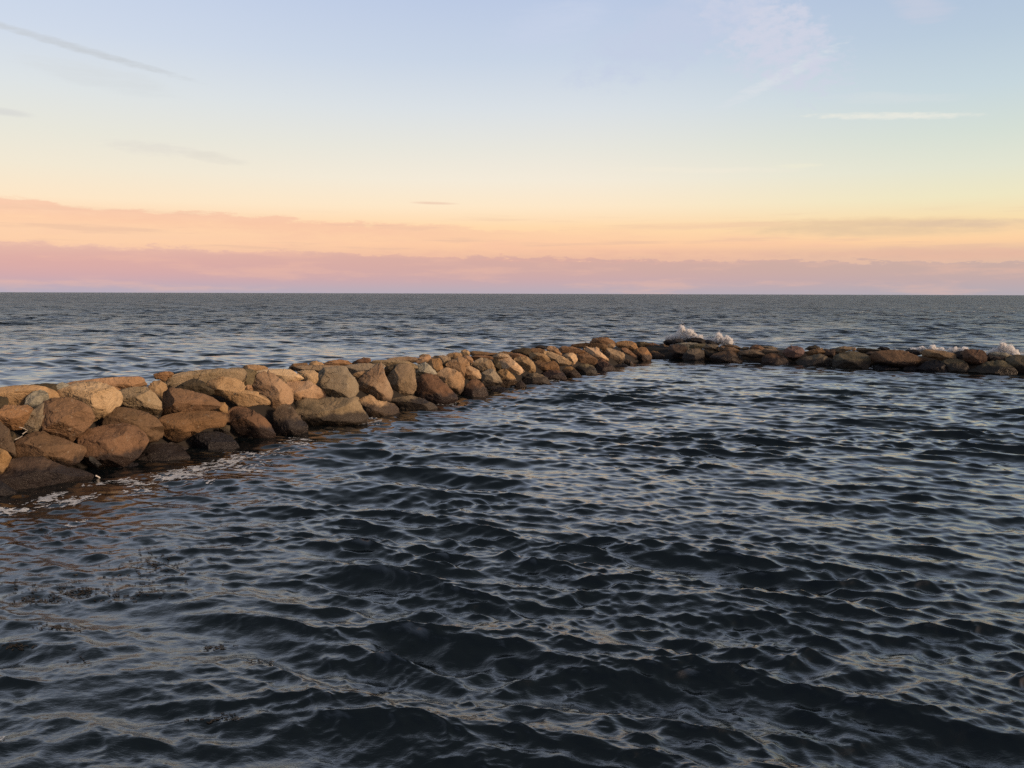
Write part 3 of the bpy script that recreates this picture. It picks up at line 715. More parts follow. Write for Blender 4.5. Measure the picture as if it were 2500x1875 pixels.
(1, 1.2, 'v', '1680.8,850.4 1685.8,844.1 1701,839 1721.3,838.4 1727.6,842.8 1716.2,850.4 1708.6,851.6 1690.9,851.6',
  'flat grey-olive slab lying on top behind the block with the orange side'),
(1, .95, 'g', '1713.7,850.4 1726.3,840.9 1746.6,840.9 1754.2,845.3 1757.3,858 1750.4,856.7 1733.9,852.9 1718.7,852.9',
  'grey slab with a squared right end over a dark hollow'),
(1, 1.7, 'l', '1647.8,840.3 1664.3,837.1 1683.3,835.8 1702.3,836.5 1704.8,840.3 1683.3,843.4 1661.8,842.8',
  'thin pale flat stone near the corner below the first splash'),
(1, 2.4, 'k', '1617.5,835.2 1627.6,828.9 1636.5,829.5 1642.8,833.9 1641.5,839 1627.6,840.3',
  'small black wet stone on the seaward edge just left of the first splash'),
(1, 2.3, 'K', '1639,833.9 1647.8,827.6 1658,827 1670.6,829.5 1674.4,833.9 1664.3,839 1645.3,839',
  'dark wet stone on the seaward edge below the big splash'),
(1, 2.6, 'k', '1670.6,833.9 1679.5,827 1695.9,824.4 1711.1,825.1 1721.3,828.9 1728.9,835.2 1716.2,839 1690.9,837.7',
  'wide black wet boulder on the seaward edge between the two splashes near the corner'),
(1, 2.2, 'k', '1718.7,832.7 1726.3,829.5 1736.5,830.8 1746.6,835.2 1755.4,840.9 1744.1,844.1 1731.4,842.8',
  'black wet stone sloping right on the seaward edge, below the second splash'),
(1, .8, 'd', '1721.3,858 1733.9,854.2 1746.6,856.7 1754.2,860.5 1740.3,870.6 1727.6,875.7 1720,870.6',
  'dark stone inside the hollow under the squared grey slab'),
(1, .35, 'B', '1734.6,871.9 1744.1,864.3 1763,858.6 1782,857.3 1797.2,861.8 1806.1,869.4 1811.1,877 1811.1,889.6 1784.6,892.2 1746.6,890.9 1736.5,882',
  'wide reddish-brown domed boulder in the water, third from the corner'),
(1, .9, 'r', '1765.6,852.9 1771.9,847.2 1790.9,847.8 1803.5,854.2 1808.6,858 1801,861.8 1784.6,859.2 1769.4,858',
  'small reddish-tan stone on top of the wide reddish-brown dome'),
(1, .95, 'B', '1755.4,847.8 1760.5,843.4 1769.4,845.3 1769.4,858 1760.5,861.8 1756.7,856.7',
  'narrow brown stone right of the squared grey slab'),
(1, 1.5, 'B', '1756.7,844.7 1778.2,840.9 1797.2,843.4 1809.9,849.1 1812.4,852.9 1797.2,852.9 1771.9,847.8',
  'flat brown stone on the crest behind the small reddish-tan stone'),
(1, .75, 'T', '1803.5,861.8 1817.5,856.7 1835.2,852.3 1851.6,852.9 1863,858 1865.6,864.3 1858,872.5 1835.2,873.8 1817.5,870.6 1808.6,866.8',
  'grey-brown boulder overhanging a black gap in the right arm'),
(1, 1.2, 'b', '1828.9,850.4 1837.7,842.8 1846.6,840.9 1858,844.7 1866.8,851.6 1854.2,855.4 1835.2,854.2',
  'brown peaked stone behind the boulder that overhangs the black gap'),
(1, 1.3, 'g', '1807.3,852.9 1814.9,847.2 1825.1,845.9 1830.1,849.1 1825.1,854.2 1814.9,855.4',
  'small grey stone left of the brown peaked stone in the right arm'),
(1, 1.0, 'T', '1860.5,856.7 1868.1,851.6 1892.2,851 1901,856.7 1893.4,863 1870.6,861.8',
  'narrow grey-tan slab left of the purplish boulder'),
(1, 1.7, 'g', '1855.4,847.8 1866.8,844.7 1885.8,845.3 1898.5,849.1 1885.8,851.6 1863,851.6',
  'low grey stone on the crest behind the narrow grey-tan slab'),
(1, .35, 'b', '1861.2,877.9 1871.3,866.3 1882.9,862.7 1903.1,864.1 1913.3,870.6 1922,880.8 1928.5,890.9 1923.4,901 1880,903.9 1862.6,895.2',
  'brown boulder in the water with an orange right slope, below the purplish boulder'),
(1, .7, 'm', '1909.7,862 1919.1,851.8 1927.7,846 1942.2,844.6 1956.7,848.9 1961.7,856.2 1961,863.4 1949.4,873.5 1937.9,880.8 1929.2,876.4 1920.5,869.2',
  'purplish-brown boulder with an ochre underside, balanced on its point'),
(1, .9, 'o', '1965.4,860.5 1981.3,854.7 1995.7,849.7 2007.3,848.9 2013.1,854.7 2012.4,863.4 1995.7,866.3 1974,867.7',
  'ochre wedge stone with a bright right end, behind the low grey triangular boulder'),
(1, 1.4, 'd', '1965.4,853.3 1974,846 1989.9,842.4 2000.1,846 2000.1,851.8 1981.3,856.2',
  'dark tilted slab above the ochre wedge stone in the right arm'),
(1, .35, 'g', '1943.7,885.1 1961,875 1981.3,867.7 2003,863.4 2016,869.2 2026.1,876.4 2029,883.7 2021.8,890.9 1995.7,901 1961,901',
  'low grey triangular boulder in the water'),
(1, 1.0, 'D', '2012.4,863.4 2013.1,851.8 2024.7,852.5 2037.7,851.8 2040.6,862 2033.3,872.1 2026.1,870.6 2018.9,869.2',
  'dark brown stone in the V-shaped gap left of the large olive boulder'),
(1, 1.2, 'T', '2033.3,860.5 2042,850.4 2059.4,844.6 2079.6,846 2086.9,850.4 2068.1,856.2 2050.7,863.4 2039.1,867.7',
  'grey-tan slab sloping behind the large olive boulder'),
(1, .62, 'P', '2078.9,852.5 2081.1,848.2 2084.7,847.1 2088.3,848.2 2089.8,852.5 2088.3,856.2 2084.3,857.6 2080.4,856.2',
  'small round pale yellow stone sitting on top of the large olive boulder'),
(1, .35, 'v', '2035.5,880.8 2037.7,870.6 2053.6,863.4 2073.9,857.3 2088.3,857.9 2105.7,863.4 2117.3,867.7 2121.6,877.9 2118.7,889.4 2115.8,903.9 2082.5,909.7 2046.4,906.8 2037,895.2',
  'large olive boulder with diagonal ridges, at the waterline of the right arm'),
(1, 1.25, 'd', '2089.8,856.2 2097,849.7 2125.9,851.1 2146.2,852.5 2152,857.6 2125.9,862 2104.2,862',
  'long dark flat stone right behind the small round pale yellow one'),
(1, .9, 'D', '2111.5,864.8 2123,859.1 2143.3,856.9 2157.8,860.5 2152,869.2 2128.8,870.6',
  'dark brown stone between the large olive boulder and the widest brown one'),
(1, 1.6, 'k', '2143.3,851.8 2149.1,846.8 2163.5,846.8 2172.2,851.1 2163.5,856.2',
  'black wet stone on the seaward edge left of the widest brown boulder'),
(1, .6, 'b', '2123.6,880.8 2132.3,867.7 2146.7,856.2 2180,853.6 2203.1,855.4 2226.3,863.4 2242.2,870.6 2259.6,876.4 2258.1,883.7 2242.2,893.8 2208.9,896.7 2180,895.2 2143.8,888',
  'widest brown boulder of the right arm, lying above black wet stones'),
(1, 1.2, 'k', '2210.4,858.3 2222,851.8 2237.9,854 2249.4,859.1 2255.2,867.7 2240.8,869.2 2227.7,863.4',
  'black wet stone behind the right end of the widest brown boulder'),
(1, .9, 't', '2253.1,857.6 2261,853.6 2287.1,855.4 2304.4,856.2 2318.9,859.8 2330.5,863.4 2326.1,872.1 2310.2,876.4 2298.6,880 2287.1,875 2266.8,872.8 2256.7,870.6',
  'long tan-brown slab with foam breaking behind it in the right arm'),
(1, 1.0, 'K', '2329,863.4 2339.1,858.3 2353.6,856.2 2359.4,863.4 2356.5,877.9 2344.9,876.4 2331.9,872.1',
  'dark grey stone between the long tan-brown slab and the rust-red block'),
(1, .65, 'R', '2353.6,863.4 2357.9,855.4 2375.3,854 2397,855.4 2403.5,862 2407.1,867.7 2406.4,880.8 2397,890.9 2375.3,892.3 2362.3,888 2355,877.9',
  'rust-red square block near the right end, left of the last splash'),
(1, .35, 'v', '2298.6,888 2313.1,877.9 2329,875.4 2346.4,879.3 2356.5,886.5 2363,898.1 2369.5,912.6 2353.6,921.3 2317.4,921.3 2307.3,906.8 2303,896.7',
  'olive-brown domed boulder in the water just left of the rust-red block'),
(1, .3, 'k', '2240.8,901 2261,883.7 2278.4,879.3 2295.7,880.8 2304.4,892.3 2310.2,906.8 2303,921.3 2252.3,921.3',
  'black wet domed boulder in the water below the long tan-brown slab'),
(1, .3, 'v', '2372.4,906.8 2397,895.2 2411.5,885.1 2431.7,879.6 2449.1,882.2 2466.4,892.3 2476.6,906.8 2469.3,918.4 2425.9,922.7 2382.5,921.3',
  'wide olive-grey boulder in the water right of the rust-red block'),
(1, 1.3, 'l', '2417.3,864.8 2428.8,860.5 2452,859.8 2466.4,866.3 2469.3,872.1 2452,875 2428.8,873.5',
  'wet grey stone at the foot of the last splash at right'),
(1, .9, 'D', '2424.5,877.9 2430.3,870.6 2450.5,870.6 2454.9,877.9 2446.2,882.2 2428.8,883.7',
  'dark brown stone between the wet grey stone and the wide olive-grey boulder'),
(1, .6, 'v', '2454.9,877.9 2466.4,869.2 2483.8,866.3 2505.5,869.2 2520,885.1 2520,912.6 2483.8,915.5 2472.2,901 2463.5,889.4',
  'olive boulder cut by the right edge of the picture'),
(1, .95, 'k', '2405.7,869.2 2414.4,864.8 2427.4,867.7 2425.9,877.9 2411.5,882.2',
  'black stone in the gap right of the rust-red block'),
(1, .3, 'k', '2206,901 2214.7,893.8 2227.7,892.3 2240.8,896.7 2245.1,906.8 2237.9,921.3 2211.8,921.3',
  'small black wet stone in the water under the right end of the widest brown boulder'),
(1, .35, 'k', '2132.3,898.1 2151.1,889.4 2187.2,895.2 2201.7,901 2207.5,915.5 2136.6,915.5',
  'long black wet boulder in the water under the widest brown boulder'),
]

# ------------------------------------------------------------------ boulders
def ico(sub):
    bm = bmesh.new()
    bmesh.ops.create_icosphere(bm, subdivisions=sub, radius=1.0)
    bm.verts.ensure_lookup_table()
    v = np.array([q.co[:] for q in bm.verts])
    f = np.array([[q.index for q in t.verts] for t in bm.faces])
    bm.free()
    return v, f


ICO = {k: ico(k) for k in (3, 5, 6)}
NANG = 180


def outline_radius(pts):
    """radius of the closed outline around its centroid, for NANG directions, corners slightly rounded"""
    P = np.array(pts)
    Q = np.roll(P, -1, axis=0)
    cr = P[:, 0] * Q[:, 1] - Q[:, 0] * P[:, 1]
    A = cr.sum() / 2
    cx = ((P[:, 0] + Q[:, 0]) * cr).sum() / (6 * A)
    cy = ((P[:, 1] + Q[:, 1]) * cr).sum() / (6 * A)
    out = np.zeros(NANG)
    for i in range(NANG):
        th = 2 * math.pi * i / NANG
        d = np.array((math.cos(th), math.sin(th)))
        best = 0
        for p, q in zip(P, Q):
            e = q - p
            den = d[0] * e[1] - d[1] * e[0]
            if abs(den) < 1e-9:
                continue
            w = p - (cx, cy)
            t = (w[0] * e[1] - w[1] * e[0]) / den
            u = (w[0] * d[1] - w[1] * d[0]) / den
            if t > 0 and -1e-6 <= u <= 1 + 1e-6:
                best = max(best, t)
        out[i] = best
    out = (np.roll(out, 1) + 2 * out + np.roll(out, -1)) / 4
    return (cx, cy), out


def make_boulder(idx, arm, toff, key, pts, label):
    rnd = random.Random(idx * 13 + 5)
    pts = [tuple(float(a) for a in q.split(',')) for q in pts.split()]
    (cx, cy), rad = outline_radius(pts)
    # what the stones in front hide: each stone carries on downwards behind them
    ang = 2 * math.pi * np.arange(NANG) / NANG
    down = np.clip(np.sin(ang), 0, 1)
    wpx = rad[0] + rad[NANG // 2]
    if toff >= 1.55:
        rad = np.maximum(rad * (1 + 0.5 * down), np.where(down > 0.05, np.minimum(0.40 * wpx, 60 + 0 * rad), 0) * down ** 0.7)
    elif toff >= 0.85:
        rad = rad * (1 + 0.15 * down)
    # place: where the line of sight through the stone's middle meets the arm's vertical plane at offset toff
    a, d, n = arm_frame(arm)
    v = pix_dir(cx, cy)
    base = Vector((cam.location.x, cam.location.y))
    s = (toff - (base - a).dot(n)) / (Vector((v.x, v.y)).dot(n))
    ctr = Vector(cam.location) + v * s
    scale = s / F_PX * (v.dot(-RM.col[2]))
    # local frame: x right, y up, z towards the water side
    zax = (-v).normalized()
    xax = Vector((0, 0, 1)).cross(zax).normalized()
    yax = zax.cross(xax)
    w = (rad[0] + rad[NANG // 2]) * scale
    hgt = (rad[NANG // 4] + rad[3 * NANG // 4]) * scale
    dep = max(0.50 * math.sqrt(w * hgt), 0.30 * w)
    dep = min(dep, 0.75)
    dist = s
    V, F = ICO[6] if (dist < 24 and w > 0.5) else ICO[5]
    x, y, z = V[:, 0], V[:, 1], V[:, 2]
    rho = np.sqrt(x * x + y * y)
    th = np.arctan2(-y, x)                       # image y runs down
    fi = (th / (2 * math.pi) * NANG) % NANG
    i0 = np.floor(fi).astype(int) % NANG
    i1 = (i0 + 1) % NANG
    fr = fi - np.floor(fi)
    R = (rad[i0] * (1 - fr) + rad[i1] * fr) * scale
    R0 = rad.mean() * scale
    # blend towards a plain ellipse near the poles so the outline only rules the rim
    rr = rho ** 0.60
    Rb = R * rho ** 0.6 + R0 * 0.9 * (1 - rho ** 0.6)
    px = rr * Rb * np.cos(th)
    py = -rr * Rb * np.sin(th)
    pz = dep * np.sign(z) * np.abs(z) ** 0.55
    P = np.stack([px, py, pz], 1)
    # broken faces: planes that cut into the front and back
    S = np.array([max(rad[0], rad[NANG // 2]) * scale, hgt / 2, dep])
    planes = [((rnd.uniform(-.35, .35), rnd.uniform(.6, 1.0), rnd.uniform(.45, .8)), rnd.uniform(.52, .66)),
              ((rnd.uniform(-.5, .2), rnd.uniform(-1.0, -.6), rnd.uniform(.4, .8)), rnd.uniform(.60, .76)),
              ((rnd.uniform(.1, .6), rnd.uniform(-.5, .0), 1.0), rnd.uniform(.66, .80)),
              ((rnd.uniform(-.9, -.3), rnd.uniform(-.2, .4), rnd.uniform(.6, 1.0)), rnd.uniform(.66, .8))]
    for _ in range(3):
        planes.append(((rnd.uniform(-1, 1), rnd.uniform(-1, 1), rnd.uniform(.3, .9)), rnd.uniform(.60, .78)))
    # one broken face along every side of the outline
    PP = [((q[0] - cx) * scale, -(q[1] - cy) * scale) for q in pts]
    for p_, q_ in zip(PP, PP[1:] + PP[:1]):
        ex, ey = q_[0] - p_[0], q_[1] - p_[1]
        le = math.hypot(ex, ey)
        if le < 0.12 * w or rnd.random() < 0.15:
            continue
        nx_, ny_ = ey / le, -ex / le
        mx_, my_ = (p_[0] + q_[0]) / 2, (p_[1] + q_[1]) / 2
        if nx_ * mx_ + ny_ * my_ < 0:
            nx_, ny_ = -nx_, -ny_
        cc = rnd.uniform(.35, 1.5)
        n3 = np.array((nx_ * cc, ny_ * cc, 1.0)); n3 /= np.linalg.norm(n3)
        off = n3 @ np.array((mx_, my_, dep * rnd.uniform(.16, .5)))
        P = P - np.outer(np.maximum(P @ n3 - off, 0) * 0.97, n3)
    for _ in range(4):
        planes.append(((rnd.uniform(-1, 1), rnd.uniform(-1, 1), -rnd.uniform(.3, .9)), rnd.uniform(.56, .8)))
    for nn, dd in planes:
        nn = np.array(nn)
        nn = nn / np.linalg.norm(nn)
        m = nn / S
        mlen = np.linalg.norm(m)
        q = P @ (m / mlen)
        lim = dd / mlen
        # soft clamp keeps a worn edge
        over = np.maximum(q - lim, 0)
        P = P - np.outer(over * 0.985, m / mlen)
    # the cuts must not eat the outline: stretch back so the widest section fills it
    qa = (np.arctan2(-P[:, 1], P[:, 0]) / (2 * math.pi) * NANG) % NANG
    qi = np.floor(qa).astype(int) % NANG
    cur = np.zeros(NANG)
    np.maximum.at(cur, qi, np.hypot(P[:, 0], P[:, 1]))
    for sh in (1, 2):
        cur = np.maximum(cur, np.where(cur == 0, np.maximum(np.roll(cur, sh), np.roll(cur, -sh)), 0))
    fct = rad * scale * 1.03 / np.maximum(cur, 1e-3)
    fct = (np.roll(fct, 1) + 2 * fct + np.roll(fct, -1)) / 4
    fct = np.clip(fct, 0.8, 1.8)
    q0 = qi; q1 = (qi + 1) % NANG; fq = qa - np.floor(qa)
    ff = fct[q0] * (1 - fq) + fct[q1] * fq
    rn = np.clip(np.hypot(P[:, 0], P[:, 1]) / (rad[qi] * scale), 0, 1)
    ff = 1.12 + (ff - 1.12) * rn ** 0.5
    P[:, 0] *= ff
    P[:, 1] *= ff
    # weathering
    nv = P / max(R0, 0.15)
    dirn = P / (np.linalg.norm(P, axis=1, keepdims=True) + 1e-6)
    wob = fbm(nv * 1.6 + idx * 3.7, idx, 4, 0.55)
    amp = 0.032 * R0
    P = P + dirn * (wob * amp)[:, None]
    ridged = 1 - np.abs(fbm(P * 2.6 + idx * 1.9, idx + 91, 4, 0.6)) * 3
    P = P - dirn * (np.clip(ridged, 0, 1) ** 3 * 0.022 * (0.4 + R0))[:, None]
    P = P + dirn * (fbm(P * 9 + 5.1, idx + 33, 3, 0.6) * 0.013)[:, None]
    # strong frame conversion
    W = P @ np.array([xax[:], yax[:], zax[:]])
    mt = ROCKM_WET_SHADED[key] if arm == 1 else ROCKM[key]
    ob = mesh_obj('boulder', W, F, mt, True, ctr)
    tag(ob, label, 'boulder', 'granite boulders stacked in the jetty')
    return ob


for i, (arm, toff, key, pts, label) in enumerate(ROCKS):
    make_boulder(i, arm, toff, key, pts, label)


# ------------------------------------------------------------------ dark rubble inside the jetty (seen only as black gaps)
def rubble_core():
    verts, faces = [], []
    def profile(top, w):
        return [(0.2, -1.2), (0.75, -0.15), (1.25, top * 0.34), (1.75, top * 0.62), (2.3, top * 0.74), (w + .2, top * 0.70), (w + 0.9, top * 0.2), (w + 1.6, -1.2)]
    base = 0
    for arm, s0, s1, tops, wid in ((0, -1.3, 39.5, (1.75, 0.98), (2.9, 2.9)), (1, -3.0, 20.6, (0.85, 1.05), (2.2, 2.2))):
        n = int((s1 - s0) / 0.25)
        for i in range(n + 1):
            s = s0 + (s1 - s0) * i / n
            u = min(max((s) / 38.0, 0), 1)
            top = tops[0] + (tops[1] - tops[0]) * u
            pr = profile(top, wid[0])
            for j, (t, z) in enumerate(pr):
                p = arm_point(arm, s, t, z)
                verts.append(p[:])
        k = 8
        for i in range(n):
            for j in range(k - 1):
                a = base + i * k + j
                faces.append((a, a + k, a + k + 1, a + 1))
        base = len(verts)
    V = np.array(verts)
    # refine lumps by noise
    V[:, 2] += fbm(V * 1.1, 5, 3) * 0.16
    V[:, 0] += fbm(V * 1.3 + 9, 8, 3) * 0.12
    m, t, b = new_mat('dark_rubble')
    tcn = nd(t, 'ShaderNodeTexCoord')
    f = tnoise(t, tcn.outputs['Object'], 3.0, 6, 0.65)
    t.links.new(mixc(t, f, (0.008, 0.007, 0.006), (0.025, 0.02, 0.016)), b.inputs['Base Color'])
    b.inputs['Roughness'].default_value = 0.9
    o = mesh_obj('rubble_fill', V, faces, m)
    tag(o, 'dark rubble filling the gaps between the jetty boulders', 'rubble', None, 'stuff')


rubble_core()

# ------------------------------------------------------------------ water surface
rs = np.random.RandomState(11)
BANDS = []


def wave_set():
    W = []
    def octave(l0, l1, n, slope, main, spread, zone):
        for i in range(n):
            lam = l0 * (l1 / l0) ** ((i + rs.rand()) / n)
            ang = main + rs.randn() * spread
            k = 2 * math.pi / lam
            a = slope * math.sqrt(2.0 / n) / k
            W.append((k * math.cos(ang), k * math.sin(ang), a, rs.rand() * 6.283, lam, zone, band[0]))
        BANDS.append(math.sqrt(l0 * l1) if zone == 0 else 0)
        band[0] += 1
    band = [0]
    D = math.radians
    # directions of travel: towards the camera, slightly from the right
    octave(0.065, 0.12, 22, 0.080, D(-100), 0.90, 0)
    octave(0.12, 0.22, 24, 0.100, D(-106), 0.65, 0)
    octave(0.22, 0.42, 26, 0.145, D(-112), 0.50, 0)
    octave(0.32, 0.62, 14, 0.085, D(-62), 0.40, 0)
    octave(0.42, 0.95, 20, 0.155, D(-113), 0.34, 0)
    octave(0.95, 2.4, 14, 0.145, D(-114), 0.28, 0)
    octave(1.8, 4.0, 16, 0.065, D(-80), 0.55, 1)     # open sea only
    octave(4.0, 9.0, 14, 0.055, D(-78), 0.45, 1)
    octave(9.0, 24.0, 8, 0.030, D(-76), 0.30, 1)
    return W


WAVES = wave_set()


def arm_t(x, y, k):
    a, d, n = arm_frame(k)
    return (x - a.x) * n.x + (y - a.y) * n.y, (x - a.x) * d.x + (y - a.y) * d.y


def sea_mask(x, y):
    """1 outside the jetty, 0 in the sheltered basin"""
    t0, s0 = arm_t(x, y, 0)
    t1, s1 = arm_t(x, y, 1)
    return np.clip(np.maximum(t0, t1) / 1.5 - 0.6, 0, 1)


def displace(x, y, spacing):
    """Gerstner-like surface: returns displaced x, y, z"""
    sea = sea_mask(x, y)
    P2 = np.stack([x, y, np.zeros_like(x)], 1)
    gust = 1.0 + 0.45 * fbm(P2 * np.array([0.09, 0.22, 1]), 77, 3)
    gust = np.clip(gust, 0.45, 1.6)
    t1, s1 = arm_t(x, y, 1)
    lee = np.clip((t1 + 16) / 10, 0, 1) * (t1 < 1)
    gust = gust * (1 - 0.30 * lee)
    # steeper chop in the open middle of the basin
    gust = gust * (1 + 0.06 * np.clip((22 - y) / 9, 0, 1) * np.clip((x + 3.5) / 3, 0, 1))
    # sheltered, smoother water hugging the near arm
    t0, s0 = arm_t(x, y, 0)
    calm = np.clip((-t0) / 4.5, 0, 1) * 0.45 + 0.55
    calm = np.where(t0 > 1.5, 1.0, calm)
    near = np.clip((15 - y) / 4, 0, 1) * np.clip((-x - 1.0) / 3, 0, 1)
    calm = calm * (1 - 0.42 * near)
    groups = []
    for q, lm in enumerate(BANDS):
        groups.append(np.clip(1.0 + 1.0 * vnoise(P2 / (lm * 3.2) + 11.7 * q, 40 + q), 0.25, 2.0) if lm else 1.0 + 0 * x)
    dx = np.zeros_like(x); dy = np.zeros_like(x); dz = np.zeros_like(x)
    for kx, ky, a, ph, lam, zone, bd in WAVES:
        w = np.clip(lam / (spacing * 2.2) - 0.8, 0, 1)
        idx = np.nonzero(w > 0)[0]
        if len(idx) == 0:
            continue
        m = a * w[idx] * groups[bd][idx] * (gust[idx] * calm[idx] if lam < 3 else 1.0)
        if zone == 1:
            m = m * sea[idx]
        else:
            m = m * (1 - 0.28 * sea[idx])
        p = kx * x[idx] + ky * y[idx] + ph
        sn, cs = np.sin(p), np.cos(p)
        k = math.hypot(kx, ky)
        q = 0.9
        dz[idx] += m * cs
        dx[idx] -= q * m * sn * kx / k
        dy[idx] -= q * m * sn * ky / k
    return x + dx, y + dy, dz


def polar_spacing(x, y):
    r = np.hypot(x, y)
    az = np.abs(np.arctan2(x, y))
    return np.maximum(r * np.where(az < 0.70, 0.0025, np.where(az < 1.15, 0.0045, 0.025)), 0.018)


def build_water():
    r = [0.4]
    while r[-1] < 16000:
        q = r[-1]
        g = 0.0029 if q < 260 else (0.008 if q < 1200 else 0.05)
        if q < 5.5: g = 0.012
        r.append(q * (1 + g))
    r = np.array(r)
    a1 = np.linspace(-0.70, 0.70, 700)
    a2 = np.linspace(0.70, 1.15, 100)[1:]
    a3 = np.linspace(1.15, 2 * math.pi - 1.15, 130)[1:-1]
    az = np.concatenate([a1, a2, a3, -a2[::-1]])
    nr, na = len(r), len(az)
    RR, AA = np.meshgrid(r, az, indexing='ij')
    x = (RR * np.sin(AA)).ravel()
    y = (RR * np.cos(AA)).ravel()
    X2, Y2, Z2 = displace(x, y, polar_spacing(x, y))
    V = np.stack([X2, Y2, Z2], 1)
    i = np.arange(nr - 1)[:, None]
    j = np.arange(na)[None, :]
    a = i * na + j
    b = i * na + (j + 1) % na
    F = np.stack([a, a + na, b + na, b], -1).reshape(-1, 4)
    F = F[:, ::-1]
    V = np.vstack([V, [[0, 0, 0]]])
    m, t, b_ = new_mat('sea_water')
    geo = nd(t, 'ShaderNodeNewGeometry')
    pos = geo.outputs['Position']
    b_.inputs['Base Color'].default_value = (0.0035, 0.0065, 0.0085, 1)
    b_.inputs['IOR'].default_value = 1.80
    mp = nd(t, 'ShaderNodeMapping')
    mp.inputs['Rotation'].default_value = (0, 0, math.radians(12))
    mp.inputs['Scale'].default_value = (0.55, 1.0, 1.0)
    t.links.new(pos, mp.inputs['Vector'])
    v = mp.outputs[0]
    h = mth(t, 'MULTIPLY', tnoise(t, v, 14.0, 4, 0.62, 0.4), 0.014)
    h = mth(t, 'ADD', h, mth(t, 'MULTIPLY', tnoise(t, v, 42.0, 3, 0.6, 0.3), 0.0022))
    lnn = nd(t, 'ShaderNodeVectorMath', operation='LENGTH')
    t.links.new(pos, lnn.inputs[0])
    h = mth(t, 'MULTIPLY', h, smooth(t, lnn.outputs['Value'], 5, 26, 0.5, 0.12))
    # larger chop carried as relief where the mesh is coarse (far away)
    ln = nd(t, 'ShaderNodeVectorMath', operation='LENGTH')
    t.links.new(pos, ln.inputs[0])
    far = smooth(t, ln.outputs['Value'], 35, 220)
    # ripples too small to resolve at a distance act as roughness
    lg = mth(t, 'LOGARITHM', mth(t, 'MAXIMUM', ln.outputs['Value'], 1.0), 10.0)
    t.links.new(smooth(t, lg, 1.2, 2.7, 0.03, 0.38), b_.inputs['Roughness'])
    h2 = mth(t, 'ADD', mth(t, 'MULTIPLY', tnoise(t, v, 1.1, 3, 0.6, 0.5), 0.36), mth(t, 'MULTIPLY', tnoise(t, v, 0.22, 3, 0.55, 0.4), 1.6))
    patch = nd(t, 'ShaderNodeMapping')
    patch.inputs['Scale'].default_value = (0.35, 1.0, 1.0)
    t.links.new(pos, patch.inputs['Vector'])
    pz_ = tnoise(t, patch.outputs[0], 0.045, 6, 0.75, 0.3)
    h2 = mth(t, 'MULTIPLY', h2, smooth(t, pz_, 0.36, 0.62, 0.9, 2.7))
    h2 = mth(t, 'ADD', h2, mth(t, 'MULTIPLY', tnoise(t, v, 2.8, 2, 0.6, 0.4), 0.14))
    h = mth(t, 'ADD', h, mth(t, 'MULTIPLY', h2, far))
    bp = nd(t, 'ShaderNodeBump')
    bp.inputs['Strength'].default_value = 1.0
    bp.inputs['Distance'].default_value = 1.0
    t.links.new(h, bp.inputs['Height'])
    t.links.new(bp.outputs[0], b_.inputs['Normal'])
    o = mesh_obj('sea_water', V, F, m)
    o['kind'] = 'structure'
    return o


build_water()


